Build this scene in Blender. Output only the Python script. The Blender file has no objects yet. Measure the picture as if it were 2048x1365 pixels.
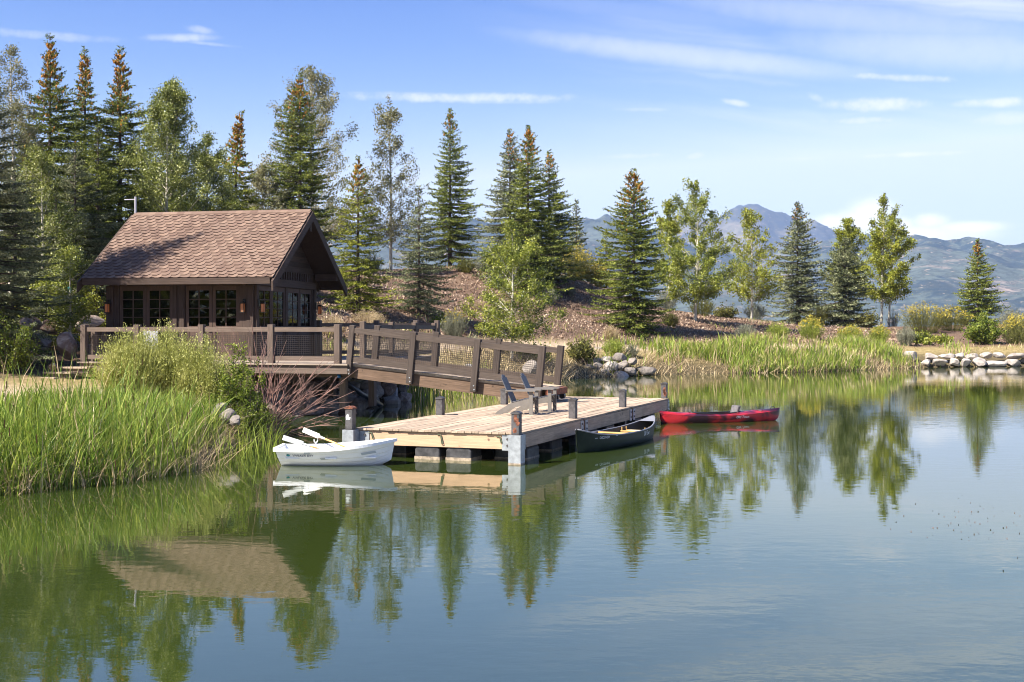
import bpy, math, random
import numpy as np
from mathutils import Vector, Matrix

# ------------------------------------------------------------------ camera, sky, sun, exposure
SC = bpy.context.scene
COL = SC.collection
F = 2500.0                      # focal length in pixels of the 2048-wide photograph
CAMZ = 2.7                      # camera height over the water
HOR = 658.0                     # row of the horizon in the photograph
cam_d = bpy.data.cameras.new("camera")
cam = bpy.data.objects.new("camera", cam_d)
COL.objects.link(cam)
cam.location = (0, 0, CAMZ)
cam.rotation_euler = (math.radians(90), 0, 0)
cam_d.sensor_width = 36.0
cam_d.lens = 36.0 * F / 2048.0
cam_d.shift_y = -24.5 / 2048.0
cam_d.clip_end = 40000
SC.camera = cam
SC.view_settings.view_transform = 'Standard'
SC.view_settings.look = 'None'
SC.view_settings.gamma = 1.0
SC.view_settings.exposure = 1.62
SC.cycles.use_denoising = True
SC.cycles.filter_width = 1.05
SC.cycles.max_bounces = 8
SC.cycles.diffuse_bounces = 3
SC.cycles.glossy_bounces = 3
SC.cycles.transmission_bounces = 4
SC.cycles.transparent_max_bounces = 8
SC.cycles.volume_bounces = 0

SUN_DIR = Vector((-0.86, -0.50, 1.04)).normalized()
sun_el = math.asin(SUN_DIR.z)
sun_az = math.atan2(SUN_DIR.x, SUN_DIR.y)
sun_d = bpy.data.lights.new("sun", 'SUN')
sun = bpy.data.objects.new("sun", sun_d)
COL.objects.link(sun)
sun_d.energy = 5.0
sun_d.angle = math.radians(0.53)
sun_d.color = (1.0, 0.935, 0.83)
sun.rotation_euler = SUN_DIR.to_track_quat('Z', 'Y').to_euler()
sun.location = (-40, -25, 60)


class NT:
    """small helper to write node math"""
    def __init__(s, tree):
        s.t = tree

    def n(s, kind, **kw):
        nd = s.t.nodes.new(kind)
        for k, v in kw.items():
            setattr(nd, k, v)
        return nd

    def put(s, sock, v):
        if isinstance(v, bpy.types.NodeSocket):
            s.t.links.new(v, sock)
        elif v is not None:
            sock.default_value = v

    def m(s, op, a, b=None, c=None, clamp=False):
        nd = s.n('ShaderNodeMath', operation=op, use_clamp=clamp)
        for i, v in enumerate((a, b, c)):
            if v is not None:
                s.put(nd.inputs[i], v)
        return nd.outputs[0]

    def ss(s, v, lo, hi):
        nd = s.n('ShaderNodeMapRange', interpolation_type='SMOOTHSTEP')
        s.put(nd.inputs[0], v)
        nd.inputs[1].default_value = lo
        nd.inputs[2].default_value = hi
        nd.inputs[3].default_value = 0
        nd.inputs[4].default_value = 1
        return nd.outputs[0]

    def mix(s, fac, a, b, blend='MIX'):
        nd = s.n('ShaderNodeMix', data_type='RGBA', blend_type=blend)
        s.put(nd.inputs[0], fac)
        for i, v in ((6, a), (7, b)):
            if isinstance(v, (tuple, list)) and len(v) == 3:
                v = (*v, 1)
            s.put(nd.inputs[i], v)
        return nd.outputs[2]

    def noise(s, vec, scale, detail=3, rough=0.55, dist=0.0):
        nd = s.n('ShaderNodeTexNoise')
        s.put(nd.inputs['Vector'], vec)
        nd.inputs['Scale'].default_value = scale
        nd.inputs['Detail'].default_value = detail
        nd.inputs['Roughness'].default_value = rough
        nd.inputs['Distortion'].default_value = dist
        return nd.outputs[0]

    def xyz(s, x, y, z):
        nd = s.n('ShaderNodeCombineXYZ')
        for i, v in enumerate((x, y, z)):
            s.put(nd.inputs[i], v)
        return nd.outputs[0]

    def scale(s, vec, v):
        nd = s.n('ShaderNodeVectorMath', operation='MULTIPLY')
        s.put(nd.inputs[0], vec)
        nd.inputs[1].default_value = v
        return nd.outputs[0]

    def ramp(s, fac, stops):
        nd = s.n('ShaderNodeValToRGB')
        s.put(nd.inputs[0], fac)
        cr = nd.color_ramp
        while len(cr.elements) < len(stops):
            cr.elements.new(0.5)
        for e, (p, c) in zip(cr.elements, stops):
            e.position = p
            e.color = (*c, 1)
        return nd.outputs[0]


world = bpy.data.worlds.new("World")
SC.world = world
world.use_nodes = True
W = NT(world.node_tree)
for nd in list(world.node_tree.nodes):
    world.node_tree.nodes.remove(nd)
w_out = W.n('ShaderNodeOutputWorld')
w_bg = W.n('ShaderNodeBackground')
w_bg.inputs['Strength'].default_value = 0.093
W.t.links.new(w_bg.outputs[0], w_out.inputs['Surface'])
sky = W.n('ShaderNodeTexSky', sky_type='NISHITA')
sky.sun_disc = False
sky.sun_elevation = sun_el
sky.sun_rotation = sun_az
sky.altitude = 2000
sky.air_density = 1.0
sky.dust_density = 0.6
sky.ozone_density = 2.5
ss_ = W.n('ShaderNodeSeparateColor')
W.t.links.new(sky.outputs[0], ss_.inputs[0])
graded = W.xyz(*(W.m('MAXIMUM', W.m('MINIMUM', W.m('MULTIPLY', W.m('POWER', W.m('DIVIDE', ss_.outputs[i], a_), g_), o_), t_), f_)
                 for i, (a_, g_, o_, t_, f_) in enumerate(((2.55, 2.9, 2.55, 3.25, 0.24), (4.1, 2.05, 3.12, 3.6, 0.7), (6.19, 0.60, 3.65, 3.8, 1.9)))))
tc = W.n('ShaderNodeTexCoord')
sep = W.n('ShaderNodeSeparateXYZ')
W.t.links.new(tc.outputs['Generated'], sep.inputs[0])
dx, dy, dz = sep.outputs
az = W.m('ARCTAN2', dx, dy)
el = W.m('ARCSINE', dz)
plane = W.xyz(az, el, 0.0)
warp = W.noise(plane, 9.0, 5, 0.6)
warp_fine = W.noise(plane, 60.0, 5, 0.65)


def w_streak(slope, sx, sy, off):
    u = W.m('ADD', az, W.m('MULTIPLY', el, slope))
    v = W.m('ADD', el, W.m('MULTIPLY', az, slope))
    v = W.m('ADD', v, W.m('MULTIPLY', warp, 0.02))
    return W.noise(W.xyz(W.m('MULTIPLY', u, sx), W.m('MULTIPLY', v, sy), off), 1.0, 4, 0.55)


st1 = W.ss(w_streak(0.13, 2.2, 26.0, 3.0), 0.44, 0.74)
st2 = W.ss(w_streak(0.10, 3.5, 60.0, 8.0), 0.50, 0.80)
c_mask = W.m('MULTIPLY', W.m('MULTIPLY', W.ss(el, 0.10, 0.20), W.m('SUBTRACT', 1.0, W.ss(el, 0.27, 0.38))), W.ss(W.m('ADD', az, W.m('MULTIPLY', el, 0.3)), 0.0, 0.36))
cirrus = W.m('MULTIPLY', W.m('ADD', W.m('MULTIPLY', st1, 0.62), W.m('MULTIPLY', st2, 0.25)), c_mask)


def w_blob(px, py, a, b, k, tilt=0.0, rag=1.0, soft=1.5):
    """one small cloud, given by its bearing and elevation"""
    a0, e0 = math.atan((px - 1024) / F), math.atan((HOR - py) / F)
    u = W.m('SUBTRACT', az, a0)
    v = W.m('ADD', W.m('SUBTRACT', el, e0), W.m('MULTIPLY', u, tilt))
    r = W.m('ADD', W.m('POWER', W.m('DIVIDE', u, a / F), 2.0), W.m('POWER', W.m('DIVIDE', v, b / F), 2.0))
    r = W.m('ADD', r, W.m('MULTIPLY', W.m('SUBTRACT', warp_fine, 0.5), 3.0 * rag))
    return W.m('MULTIPLY', W.m('POWER', W.m('SUBTRACT', 1.0, W.ss(r, -0.4, soft)), 1.6), k)


blobs = None
for args in ((365, 95, 80, 9, .5, -.06, .8), (400, 78, 34, 8, .35, .1, .8), (420, 104, 60, 4, .3, .05, .8), (1380, 118, 360, 26, .5, .135, .25, 1.9), (1720, 60, 420, 34, .34, .16, .25, 1.9),
             (1900, 130, 330, 40, .42, .10, .25, 1.9), (1300, 30, 300, 22, .12, .12, .25, 1.9),
             (90, 108, 150, 9, .3, .0), (930, 196, 250, 11, .62, .0), (830, 190, 150, 5, .3, 0), (1000, 204, 140, 5, .3, 0),
             (1475, 214, 34, 8, .6, .2), (1630, 208, 22, 9, .35, .4), (1750, 228, 105, 15, .75, .05), (1715, 257, 100, 8, .55, .02),
             (1800, 178, 110, 8, .6, .10), (2000, 236, 90, 10, .7, .0), (2020, 268, 110, 14, .45, 0), (1820, 326, 120, 5, .65, .0),
             (1270, 314, 70, 6, .4, -.02), (1390, 316, 20, 7, .5, -.1), (1290, 222, 80, 5, .3, .03), (1600, 327, 60, 5, .3, 0)):
    b = w_blob(*args)
    blobs = b if blobs is None else W.m('MAXIMUM', blobs, b)
cum = None
for px, py, a, b in ((1745, 440, 55, 42), (1720, 452, 70, 30), (1665, 452, 50, 20), (1790, 462, 50, 22), (1860, 455, 40, 18),
                     (1930, 468, 90, 14), (1830, 478, 170, 26)):
    c = w_blob(px, py, a, b, 1.0, 0, 0.33)
    cum = c if cum is None else W.m('MAXIMUM', cum, c)
cloud = W.m('MAXIMUM', cirrus, blobs, clamp=True)
sky_col = W.mix(cloud, graded, (4.4, 4.3, 4.2))
sky_col = W.mix(W.m('MULTIPLY', cum, 0.95, clamp=True), sky_col, (6.2, 5.8, 4.9))
W.t.links.new(sky_col, w_bg.inputs['Color'])


# ------------------------------------------------------------------ helpers
def rng(seed):
    return np.random.default_rng(seed)


def at(px, py, D):
    return Vector(((px - 1024) / F * D, D, CAMZ - (py - HOR) / F * D))


def tag(o, label=None, cat=None, group=None, kind=None):
    if label:
        o['label'] = label
    if cat:
        o['category'] = cat
    if group:
        o['group'] = group
    if kind:
        o['kind'] = kind
    return o


def thing(name, label, cat, loc=(0, 0, 0), rotz=0.0, group=None):
    o = bpy.data.objects.new(name, None)
    COL.objects.link(o)
    o.empty_display_size = 0.3
    o.location = loc
    o.rotation_euler = (0, 0, rotz)
    return tag(o, label, cat, group)


def np_obj(name, V, faces, mats, parent=None, midx=None, smooth=False, loc=None):
    """faces: list of int arrays (n,3) or (n,4)"""
    me = bpy.data.meshes.new(name)
    V = np.asarray(V, dtype=np.float32)
    faces = [np.asarray(f, dtype=np.int32) for f in faces if len(f)]
    nl = sum(f.size for f in faces)
    npoly = sum(len(f) for f in faces)
    me.vertices.add(len(V))
    me.vertices.foreach_set('co', V.ravel())
    me.loops.add(nl)
    me.loops.foreach_set('vertex_index', np.concatenate([f.ravel() for f in faces]))
    me.polygons.add(npoly)
    tot = np.concatenate([np.full(len(f), f.shape[1], dtype=np.int32) for f in faces])
    st = np.concatenate(([0], np.cumsum(tot)[:-1])).astype(np.int32)
    me.polygons.foreach_set('loop_start', st)
    for mt in (mats if isinstance(mats, (list, tuple)) else [mats]):
        me.materials.append(mt)
    if midx is not None:
        me.polygons.foreach_set('material_index', np.asarray(midx, dtype=np.int32))
    me.polygons.foreach_set('use_smooth', np.full(npoly, smooth, dtype=bool))
    me.update()
    me.validate()
    o = bpy.data.objects.new(name, me)
    COL.objects.link(o)
    if parent is not None:
        o.parent = parent
    if loc is not None:
        o.location = loc
    return o


class MB:
    """collects simple solids; build() links them as ONE mesh object"""
    def __init__(s, M=None):
        s.v, s.f, s.mi, s.cur = [], [], [], 0
        s.M = M

    def add(s, verts, faces):
        b = len(s.v)
        for p in verts:
            p = Vector(p)
            s.v.append(s.M @ p if s.M else p)
        for f in faces:
            s.f.append([b + i for i in f])
            s.mi.append(s.cur)

    def box(s, x0, x1, y0, y1, z0, z1):
        v = [(x, y, z) for z in (z0, z1) for y in (y0, y1) for x in (x0, x1)]
        s.add(v, [(0, 2, 3, 1), (4, 5, 7, 6), (0, 1, 5, 4), (2, 6, 7, 3), (0, 4, 6, 2), (1, 3, 7, 5)])

    def beam(s, p0, p1, w, h, up=(0, 0, 1)):
        p0, p1 = Vector(p0), Vector(p1)
        d = (p1 - p0).normalized()
        sd = d.cross(Vector(up))
        if sd.length < 1e-5:
            sd = d.cross(Vector((0, 1, 0)))
        sd.normalize()
        u = sd.cross(d)
        v = []
        for p in (p0, p1):
            for a, b in ((-1, -1), (1, -1), (1, 1), (-1, 1)):
                v.append(p + sd * (a * w / 2) + u * (b * h / 2))
        s.add(v, [(0, 1, 2, 3), (7, 6, 5, 4), (0, 4, 5, 1), (1, 5, 6, 2), (2, 6, 7, 3), (3, 7, 4, 0)])

    def tube(s, pts, rad, n=8, caps=True):
        pts = [Vector(p) for p in pts]
        if not isinstance(rad, (list, tuple)):
            rad = [rad] * len(pts)
        v, f = [], []
        a = None
        for i, p in enumerate(pts):
            d = (pts[min(i + 1, len(pts) - 1)] - pts[max(i - 1, 0)]).normalized()
            if a is None:
                a = d.cross(Vector((0.31, 0.2, 0.93))).normalized()
            a = (a - d * a.dot(d)).normalized()
            b = d.cross(a)
            for k in range(n):
                t = 2 * math.pi * k / n
                v.append(p + (a * math.cos(t) + b * math.sin(t)) * rad[i])
        for i in range(len(pts) - 1):
            for k in range(n):
                f.append((i * n + k, i * n + (k + 1) % n, (i + 1) * n + (k + 1) % n, (i + 1) * n + k))
        if caps:
            f.append(tuple(reversed(range(n))))
            f.append(tuple((len(pts) - 1) * n + k for k in range(n)))
        s.add(v, f)

    def prism(s, poly, a, b, axis='x'):
        """extrude polygon; axis x: poly is (y,z); axis z: poly is (x,y); axis y: poly is (x,z)"""
        def p3(p, t):
            return (t, p[0], p[1]) if axis == 'x' else (p[0], t, p[1]) if axis == 'y' else (p[0], p[1], t)
        n = len(poly)
        v = [p3(p, a) for p in poly] + [p3(p, b) for p in poly]
        f = [tuple(reversed(range(n))), tuple(range(n, 2 * n))]
        for i in range(n):
            j = (i + 1) % n
            f.append((i, j, n + j, n + i))
        s.add(v, f)

    def build(s, name, mats, parent=None, smooth=False, label=None, bevel=0.0):
        me = bpy.data.meshes.new(name)
        me.from_pydata([tuple(p) for p in s.v], [], s.f)
        for mt in (mats if isinstance(mats, (list, tuple)) else [mats]):
            me.materials.append(mt)
        me.polygons.foreach_set('material_index', s.mi)
        me.polygons.foreach_set('use_smooth', [smooth] * len(s.f))
        import bmesh
        bm = bmesh.new()
        bm.from_mesh(me)
        bmesh.ops.recalc_face_normals(bm, faces=bm.faces)
        bm.to_mesh(me)
        bm.free()
        me.update()
        o = bpy.data.objects.new(name, me)
        COL.objects.link(o)
        if parent is not None:
            o.parent = parent
        if label:
            o['label'] = label
        if bevel:
            md = o.modifiers.new('bevel', 'BEVEL')
            md.width = bevel
            md.segments = 2
            md.limit_method = 'ANGLE'
        return o


# value noise in the plane for modelling
def vnoise(x, y, seed=0):
    x = np.asarray(x, dtype=np.float64)
    y = np.asarray(y, dtype=np.float64)
    xi, yi = np.floor(x).astype(np.int64), np.floor(y).astype(np.int64)
    fx, fy = x - xi, y - yi
    fx, fy = fx * fx * (3 - 2 * fx), fy * fy * (3 - 2 * fy)

    def h(i, j):
        n = (i * 374761393 + j * 668265263 + seed * 974634777) & 0xFFFFFFFF
        n = ((n ^ (n >> 13)) * 1274126177) & 0xFFFFFFFF
        return ((n ^ (n >> 16)) & 0xFFFF) / 65535.0
    a = h(xi, yi) * (1 - fx) + h(xi + 1, yi) * fx
    b = h(xi, yi + 1) * (1 - fx) + h(xi + 1, yi + 1) * fx
    return a * (1 - fy) + b * fy - 0.5


def fbm(x, y, seed=0, octv=5, gain=0.5):
    t, a = 0.0, 1.0
    for o in range(octv):
        t = t + a * vnoise(x * 2 ** o, y * 2 ** o, seed + o)
        a *= gain
    return t


# ------------------------------------------------------------------ materials
def mat(name):
    m = bpy.data.materials.new(name)
    m.use_nodes = True
    N = NT(m.node_tree)
    bs = m.node_tree.nodes['Principled BSDF']
    return m, N, bs


def plain(name, col, rough=0.6, metal=0.0, spec=0.5, var=0.0, scale=6.0, bump=0.0):
    m, N, bs = mat(name)
    bs.inputs['Roughness'].default_value = rough
    bs.inputs['Metallic'].default_value = metal
    bs.inputs['Specular IOR Level'].default_value = spec
    if var or bump:
        co = N.n('ShaderNodeTexCoord').outputs['Object']
        nz = N.noise(co, scale, 5, 0.6)
        if var:
            c = N.mix(N.ss(nz, 0.3, 0.7), tuple(x * (1 - var) for x in col), tuple(min(1, x * (1 + var)) for x in col))
            N.put(bs.inputs['Base Color'], c)
        else:
            bs.inputs['Base Color'].default_value = (*col, 1)
        if bump:
            bp = N.n('ShaderNodeBump')
            bp.inputs['Strength'].default_value = bump
            bp.inputs['Distance'].default_value = 0.02
            N.put(bp.inputs['Height'], nz)
            N.put(bs.inputs['Normal'], bp.outputs[0])
    else:
        bs.inputs['Base Color'].default_value = (*col, 1)
    return m


def wood(name, col, axis, var=0.35, rough=0.8, knots=False, isl=0.25):
    """weathered timber with the grain along the given local axis"""
    m, N, bs = mat(name)
    co = N.n('ShaderNodeTexCoord').outputs['Object']
    ge = N.n('ShaderNodeNewGeometry')
    rnd = ge.outputs['Random Per Island']
    off = N.n('ShaderNodeVectorMath', operation='ADD')
    N.put(off.inputs[0], co)
    N.put(off.inputs[1], N.xyz(N.m('MULTIPLY', rnd, 37.0), N.m('MULTIPLY', rnd, 11.0), N.m('MULTIPLY', rnd, 23.0)))
    sc = {'x': (1.0, 26, 26), 'y': (26, 1.0, 26), 'z': (26, 26, 1.0)}[axis]
    g = N.noise(N.scale(off.outputs[0], sc), 1.6, 6, 0.65, 0.4)
    big = N.noise(off.outputs[0], 1.7, 3, 0.5)
    c = N.ramp(g, [(0.28, tuple(x * (1 - var) for x in col)), (0.5, col), (0.72, tuple(min(1, x * (1 + var)) for x in col))])
    c = N.mix(N.m('MULTIPLY', N.ss(big, 0.45, 0.75), 0.5), c, tuple(x * 0.6 for x in col))
    if isl:
        v = N.m('ADD', 1 - isl, N.m('MULTIPLY', rnd, 2 * isl))
        c = N.mix(1.0, c, N.n_rgb(v) if hasattr(N, 'n_rgb') else N.xyz(v, v, v), 'MULTIPLY')
    if knots:
        kn = N.noise(N.scale(off.outputs[0], (5, 5, 5)), 1.0, 1, 0.4)
        c = N.mix(N.ss(kn, 0.70, 0.76), c, tuple(x * 0.35 for x in col))
    N.put(bs.inputs['Base Color'], c)
    bs.inputs['Roughness'].default_value = rough
    bs.inputs['Specular IOR Level'].default_value = 0.25
    bp = N.n('ShaderNodeBump')
    bp.inputs['Strength'].default_value = 0.5
    bp.inputs['Distance'].default_value = 0.01
    N.put(bp.inputs['Height'], g)
    N.put(bs.inputs['Normal'], bp.outputs[0])
    return m


def leaf(name, cols, trans=0.3, rough=0.6, clump=0.9, tcol=None, spec=0.3):
    """foliage: hue differs from leaf to leaf and from clump to clump"""
    m, N, bs = mat(name)
    ge = N.n('ShaderNodeNewGeometry')
    co = N.n('ShaderNodeTexCoord').outputs['Object']
    nz = N.noise(co, clump, 3, 0.6)
    f = N.m('ADD', N.m('MULTIPLY', ge.outputs['Random Per Island'], 0.6), N.m('MULTIPLY', N.ss(nz, 0.3, 0.7), 0.4))
    n = len(cols)
    c = N.ramp(f, [(0.12 + 0.76 * i / max(1, n - 1), cc) for i, cc in enumerate(cols)])
    N.put(bs.inputs['Base Color'], c)
    bs.inputs['Roughness'].default_value = rough
    bs.inputs['Specular IOR Level'].default_value = spec
    out = m.node_tree.nodes['Material Output']
    tr = N.n('ShaderNodeBsdfTranslucent')
    N.put(tr.inputs[0], N.mix(0.5, c, tcol) if tcol else c)
    mx = N.n('ShaderNodeMixShader')
    mx.inputs[0].default_value = trans
    N.t.links.new(bs.outputs[0], mx.inputs[1])
    N.t.links.new(tr.outputs[0], mx.inputs[2])
    N.t.links.new(mx.outputs[0], out.inputs['Surface'])
    return m


M = {}
M['cabin_x'] = wood('cabin timber', (0.060, 0.040, 0.031), 'x', 0.4)
M['cabin_y'] = wood('cabin timber across', (0.060, 0.040, 0.031), 'y', 0.4)
M['cabin_z'] = wood('cabin timber upright', (0.056, 0.038, 0.030), 'z', 0.4)
M['door'] = wood('door timber', (0.078, 0.051, 0.039), 'z', 0.3)
M['rail_x'] = wood('railing timber', (0.125, 0.092, 0.073), 'x', 0.4)
M['rail_z'] = wood('railing post timber', (0.12, 0.088, 0.071), 'z', 0.4)
M['ramp_x'] = wood('gangway timber', (0.072, 0.054, 0.044), 'x', 0.4)
M['ramp_z'] = wood('gangway post timber', (0.066, 0.050, 0.042), 'z', 0.4)
M['beam_x'] = wood('stained stringer timber', (0.125, 0.080, 0.054), 'x', 0.45, knots=True)
M['deck_x'] = wood('deck boards', (0.29, 0.23, 0.18), 'x', 0.3)
M['deck_y'] = wood('dock boards', (0.36, 0.275, 0.20), 'y', 0.34, isl=0.22)
M['fascia_x'] = wood('pine fascia', (0.48, 0.315, 0.20), 'x', 0.22, knots=True, isl=0.05)
M['fascia_y'] = wood('pine fascia side', (0.46, 0.32, 0.22), 'y', 0.3, knots=True, isl=0.05)
M['soil_dark'] = plain('dark void timber', (0.03, 0.024, 0.02), 0.9)
M['steel'] = plain('galvanised steel', (0.36, 0.38, 0.40), 0.45, 0.55, var=0.2, scale=9)
M['black_steel'] = plain('painted steel tube', (0.075, 0.07, 0.072), 0.5, 0.3, var=0.5, scale=7)
M['rust'] = plain('rusted steel', (0.16, 0.055, 0.028), 0.75, 0.1, var=0.6, scale=14)
M['float'] = plain('black plastic float', (0.045, 0.043, 0.045), 0.45, var=0.5, scale=8)
M['scum'] = plain('dried waterline scum', (0.27, 0.215, 0.155), 0.9, var=0.4, scale=12)
M['white_hull'] = plain('white hull plastic', (0.86, 0.85, 0.82), 0.35, var=0.05, scale=3)
M['white_rim'] = plain('white gunwale', (0.84, 0.84, 0.84), 0.35)
M['navy'] = plain('navy lettering', (0.02, 0.025, 0.12), 0.4)
M['teal'] = plain('teal emblem', (0.0, 0.22, 0.27), 0.4)
M['white_letter'] = plain('white lettering', (0.75, 0.75, 0.75), 0.4)
M['patch_grey'] = plain('pale worn patch', (0.42, 0.45, 0.46), 0.5)
M['oar_wood'] = plain('varnished oar shaft', (0.62, 0.36, 0.12), 0.4, var=0.2)
M['oar_blade'] = plain('oar blade', (0.62, 0.62, 0.57), 0.5, var=0.1)
M['canoe'] = plain('dark green hull', (0.016, 0.024, 0.014), 0.5, spec=0.2, var=0.25, scale=4)
M['canoe_in'] = plain('dark canoe inside', (0.05, 0.04, 0.035), 0.6)
M['black_plastic'] = plain('black plastic', (0.02, 0.02, 0.022), 0.4)
M['gun_grey'] = plain('grey gunwale', (0.20, 0.20, 0.22), 0.4)
M['cane'] = plain('varnished ash', (0.62, 0.38, 0.14), 0.4, var=0.15)
M['web'] = plain('pale seat webbing', (0.60, 0.50, 0.34), 0.6)
M['chair'] = plain('grey chair plastic', (0.15, 0.135, 0.12), 0.5, var=0.06)
M['chair_back'] = plain('slate chair slats', (0.085, 0.083, 0.09), 0.5, var=0.1)
M['wire'] = plain('brown wire mesh', (0.030, 0.021, 0.017), 0.6, 0.3)
M['paper'] = plain('white notice', (0.27, 0.27, 0.29), 0.6, var=0.05)
M['pipe'] = plain('grey white pipe', (0.45, 0.46, 0.46), 0.4)
M['blue'] = plain('blue fitting', (0.01, 0.14, 0.42), 0.4)
M['culvert'] = plain('black hose', (0.014, 0.014, 0.015), 0.4)
M['mast'] = plain('pale metal mast', (0.42, 0.40, 0.43), 0.45, 0.4)
M['iron'] = plain('dark iron', (0.02, 0.017, 0.015), 0.5, 0.4)
M['bark_d'] = plain('spruce bark', (0.075, 0.055, 0.045), 0.9, var=0.4, scale=7, bump=0.6)
M['twig_red'] = plain('bare red twigs', (0.26, 0.145, 0.115), 0.7, var=0.4, scale=3)
M['twig_grey'] = plain('grey dead wood', (0.30, 0.25, 0.21), 0.8, var=0.4, scale=3)
M['twig_dark'] = plain('dark twigs', (0.075, 0.05, 0.045), 0.8, var=0.4, scale=3)
M['bolt'] = plain('bolt head', (0.09, 0.08, 0.08), 0.5, 0.5)

# aspen bark: pale with dark scars
m, N, bs = mat('pale bark')
co = N.n('ShaderNodeTexCoord').outputs['Object']
nz = N.noise(N.scale(co, (6, 6, 1.6)), 2.0, 4, 0.6)
N.put(bs.inputs['Base Color'], N.ramp(nz, [(0.33, (0.05, 0.045, 0.04)), (0.43, (0.40, 0.36, 0.29)), (0.7, (0.60, 0.56, 0.47))]))
bs.inputs['Roughness'].default_value = 0.8
M['bark_w'] = m

# kayak: red with dark swirls
m, N, bs = mat('red swirled hull')
co = N.n('ShaderNodeTexCoord').outputs['Object']
nz = N.noise(N.scale(co, (1.0, 1.6, 2.2)), 1.5, 3, 0.5, 0.8)
N.put(bs.inputs['Base Color'], N.ramp(nz, [(0.40, (0.025, 0.005, 0.008)), (0.49, (0.13, 0.006, 0.013)), (0.57, (0.33, 0.012, 0.018)), (0.72, (0.44, 0.022, 0.026))]))
bs.inputs['Roughness'].default_value = 0.28
M['kayak'] = m

# shingles
m, N, bs = mat('brown shingles')
rnd = N.n('ShaderNodeNewGeometry').outputs['Random Per Island']
co = N.n('ShaderNodeTexCoord').outputs['Object']
gr = N.noise(co, 60, 3, 0.7)
blot = N.noise(co, 0.9, 5, 0.65, 0.4)
c = N.ramp(rnd, [(0.0, (0.105, 0.068, 0.052)), (0.2, (0.145, 0.094, 0.072)), (0.7, (0.175, 0.120, 0.092)), (1.0, (0.225, 0.152, 0.112))])
c = N.mix(N.m('MULTIPLY', N.ss(gr, 0.35, 0.7), 0.45), c, (0.13, 0.085, 0.068))
c = N.mix(N.m('MULTIPLY', N.ss(blot, 0.48, 0.72), 0.22), c, (0.10, 0.075, 0.062))
N.put(bs.inputs['Base Color'], c)
bs.inputs['Roughness'].default_value = 0.95
bs.inputs['Specular IOR Level'].default_value = 0.15
M['shingle'] = m
M['shingle_shadow_edge'] = plain('shadow-line shingle edges', (0.055, 0.032, 0.026), 0.95)  # side faces coloured dark to draw the shadow line under each tab

# window glass: mirror at grazing angles, else see-through
m = bpy.data.materials.new('window glass')
m.use_nodes = True
N = NT(m.node_tree)
for nd in list(N.t.nodes):
    N.t.nodes.remove(nd)
out = N.n('ShaderNodeOutputMaterial')
tr = N.n('ShaderNodeBsdfTransparent')
tr.inputs[0].default_value = (0.55, 0.58, 0.52, 1)
gl = N.n('ShaderNodeBsdfGlossy')
gl.inputs['Roughness'].default_value = 0.015
fr = N.n('ShaderNodeFresnel')
fr.inputs[0].default_value = 1.42
mx = N.n('ShaderNodeMixShader')
N.t.links.new(fr.outputs[0], mx.inputs[0])
N.t.links.new(tr.outputs[0], mx.inputs[1])
N.t.links.new(gl.outputs[0], mx.inputs[2])
N.t.links.new(mx.outputs[0], out.inputs[0])
M['glass'] = m

m, N, bs = mat('lit amber lantern glass')
bs.inputs['Base Color'].default_value = (0.19, 0.10, 0.05, 1)
bs.inputs['Emission Color'].default_value = (1.0, 0.25, 0.04, 1)
bs.inputs['Emission Strength'].default_value = 0.035
M['amber'] = m


def rockmat(name, cols, scale=3.0):
    m, N, bs = mat(name)
    co = N.n('ShaderNodeTexCoord').outputs['Object']
    oi = N.n('ShaderNodeObjectInfo').outputs['Random']
    sh = N.n('ShaderNodeVectorMath', operation='ADD')
    N.put(sh.inputs[0], co)
    N.put(sh.inputs[1], N.xyz(N.m('MULTIPLY', oi, 50.0), 0.0, 0.0))
    nz = N.noise(sh.outputs[0], scale, 7, 0.68, 0.5)
    c = N.ramp(nz, [(0.30, cols[0]), (0.5, cols[1]), (0.68, cols[2])])
    c = N.mix(0.35, c, N.mix(oi, cols[0], cols[2]))
    N.put(bs.inputs['Base Color'], c)
    bs.inputs['Roughness'].default_value = 0.9
    bs.inputs['Specular IOR Level'].default_value = 0.2
    bp = N.n('ShaderNodeBump')
    bp.inputs['Strength'].default_value = 0.7
    bp.inputs['Distance'].default_value = 0.05
    N.put(bp.inputs['Height'], N.noise(sh.outputs[0], scale * 3, 6, 0.7))
    N.put(bs.inputs['Normal'], bp.outputs[0])
    return m


M['rock_pale'] = rockmat('pale limestone', ((0.13, 0.105, 0.085), (0.33, 0.29, 0.255), (0.50, 0.455, 0.42)))
M['rock_grey'] = rockmat('grey riprap', ((0.07, 0.058, 0.05), (0.21, 0.185, 0.165), (0.36, 0.31, 0.27)))
M['rock_brown'] = rockmat('lichen boulder', ((0.045, 0.030, 0.024), (0.16, 0.095, 0.07), (0.42, 0.37, 0.33)), 3.0)

M['spruce'] = leaf('spruce needles', [(0.015, 0.023, 0.003), (0.098, 0.128, 0.016), (0.330, 0.355, 0.066)], 0.12, tcol=(0.12, 0.14, 0.02))
M['spruce_y'] = leaf('yellow green spruce needles', [(0.024, 0.033, 0.004), (0.155, 0.178, 0.016), (0.400, 0.405, 0.052)], 0.14, tcol=(0.16, 0.16, 0.02))
M['spruce_b'] = leaf('blue spruce needles', [(0.016, 0.023, 0.007), (0.105, 0.125, 0.050), (0.400, 0.410, 0.230)], 0.10)
M['cone'] = leaf('hanging spruce cones', [(0.20, 0.080, 0.015), (0.40, 0.175, 0.030), (0.56, 0.27, 0.050)], 0.1)
M['aspen'] = leaf('aspen leaves', [(0.030, 0.040, 0.005), (0.155, 0.180, 0.028), (0.460, 0.470, 0.145)], 0.25, 0.45, tcol=(0.20, 0.24, 0.02), spec=0.5)
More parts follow.
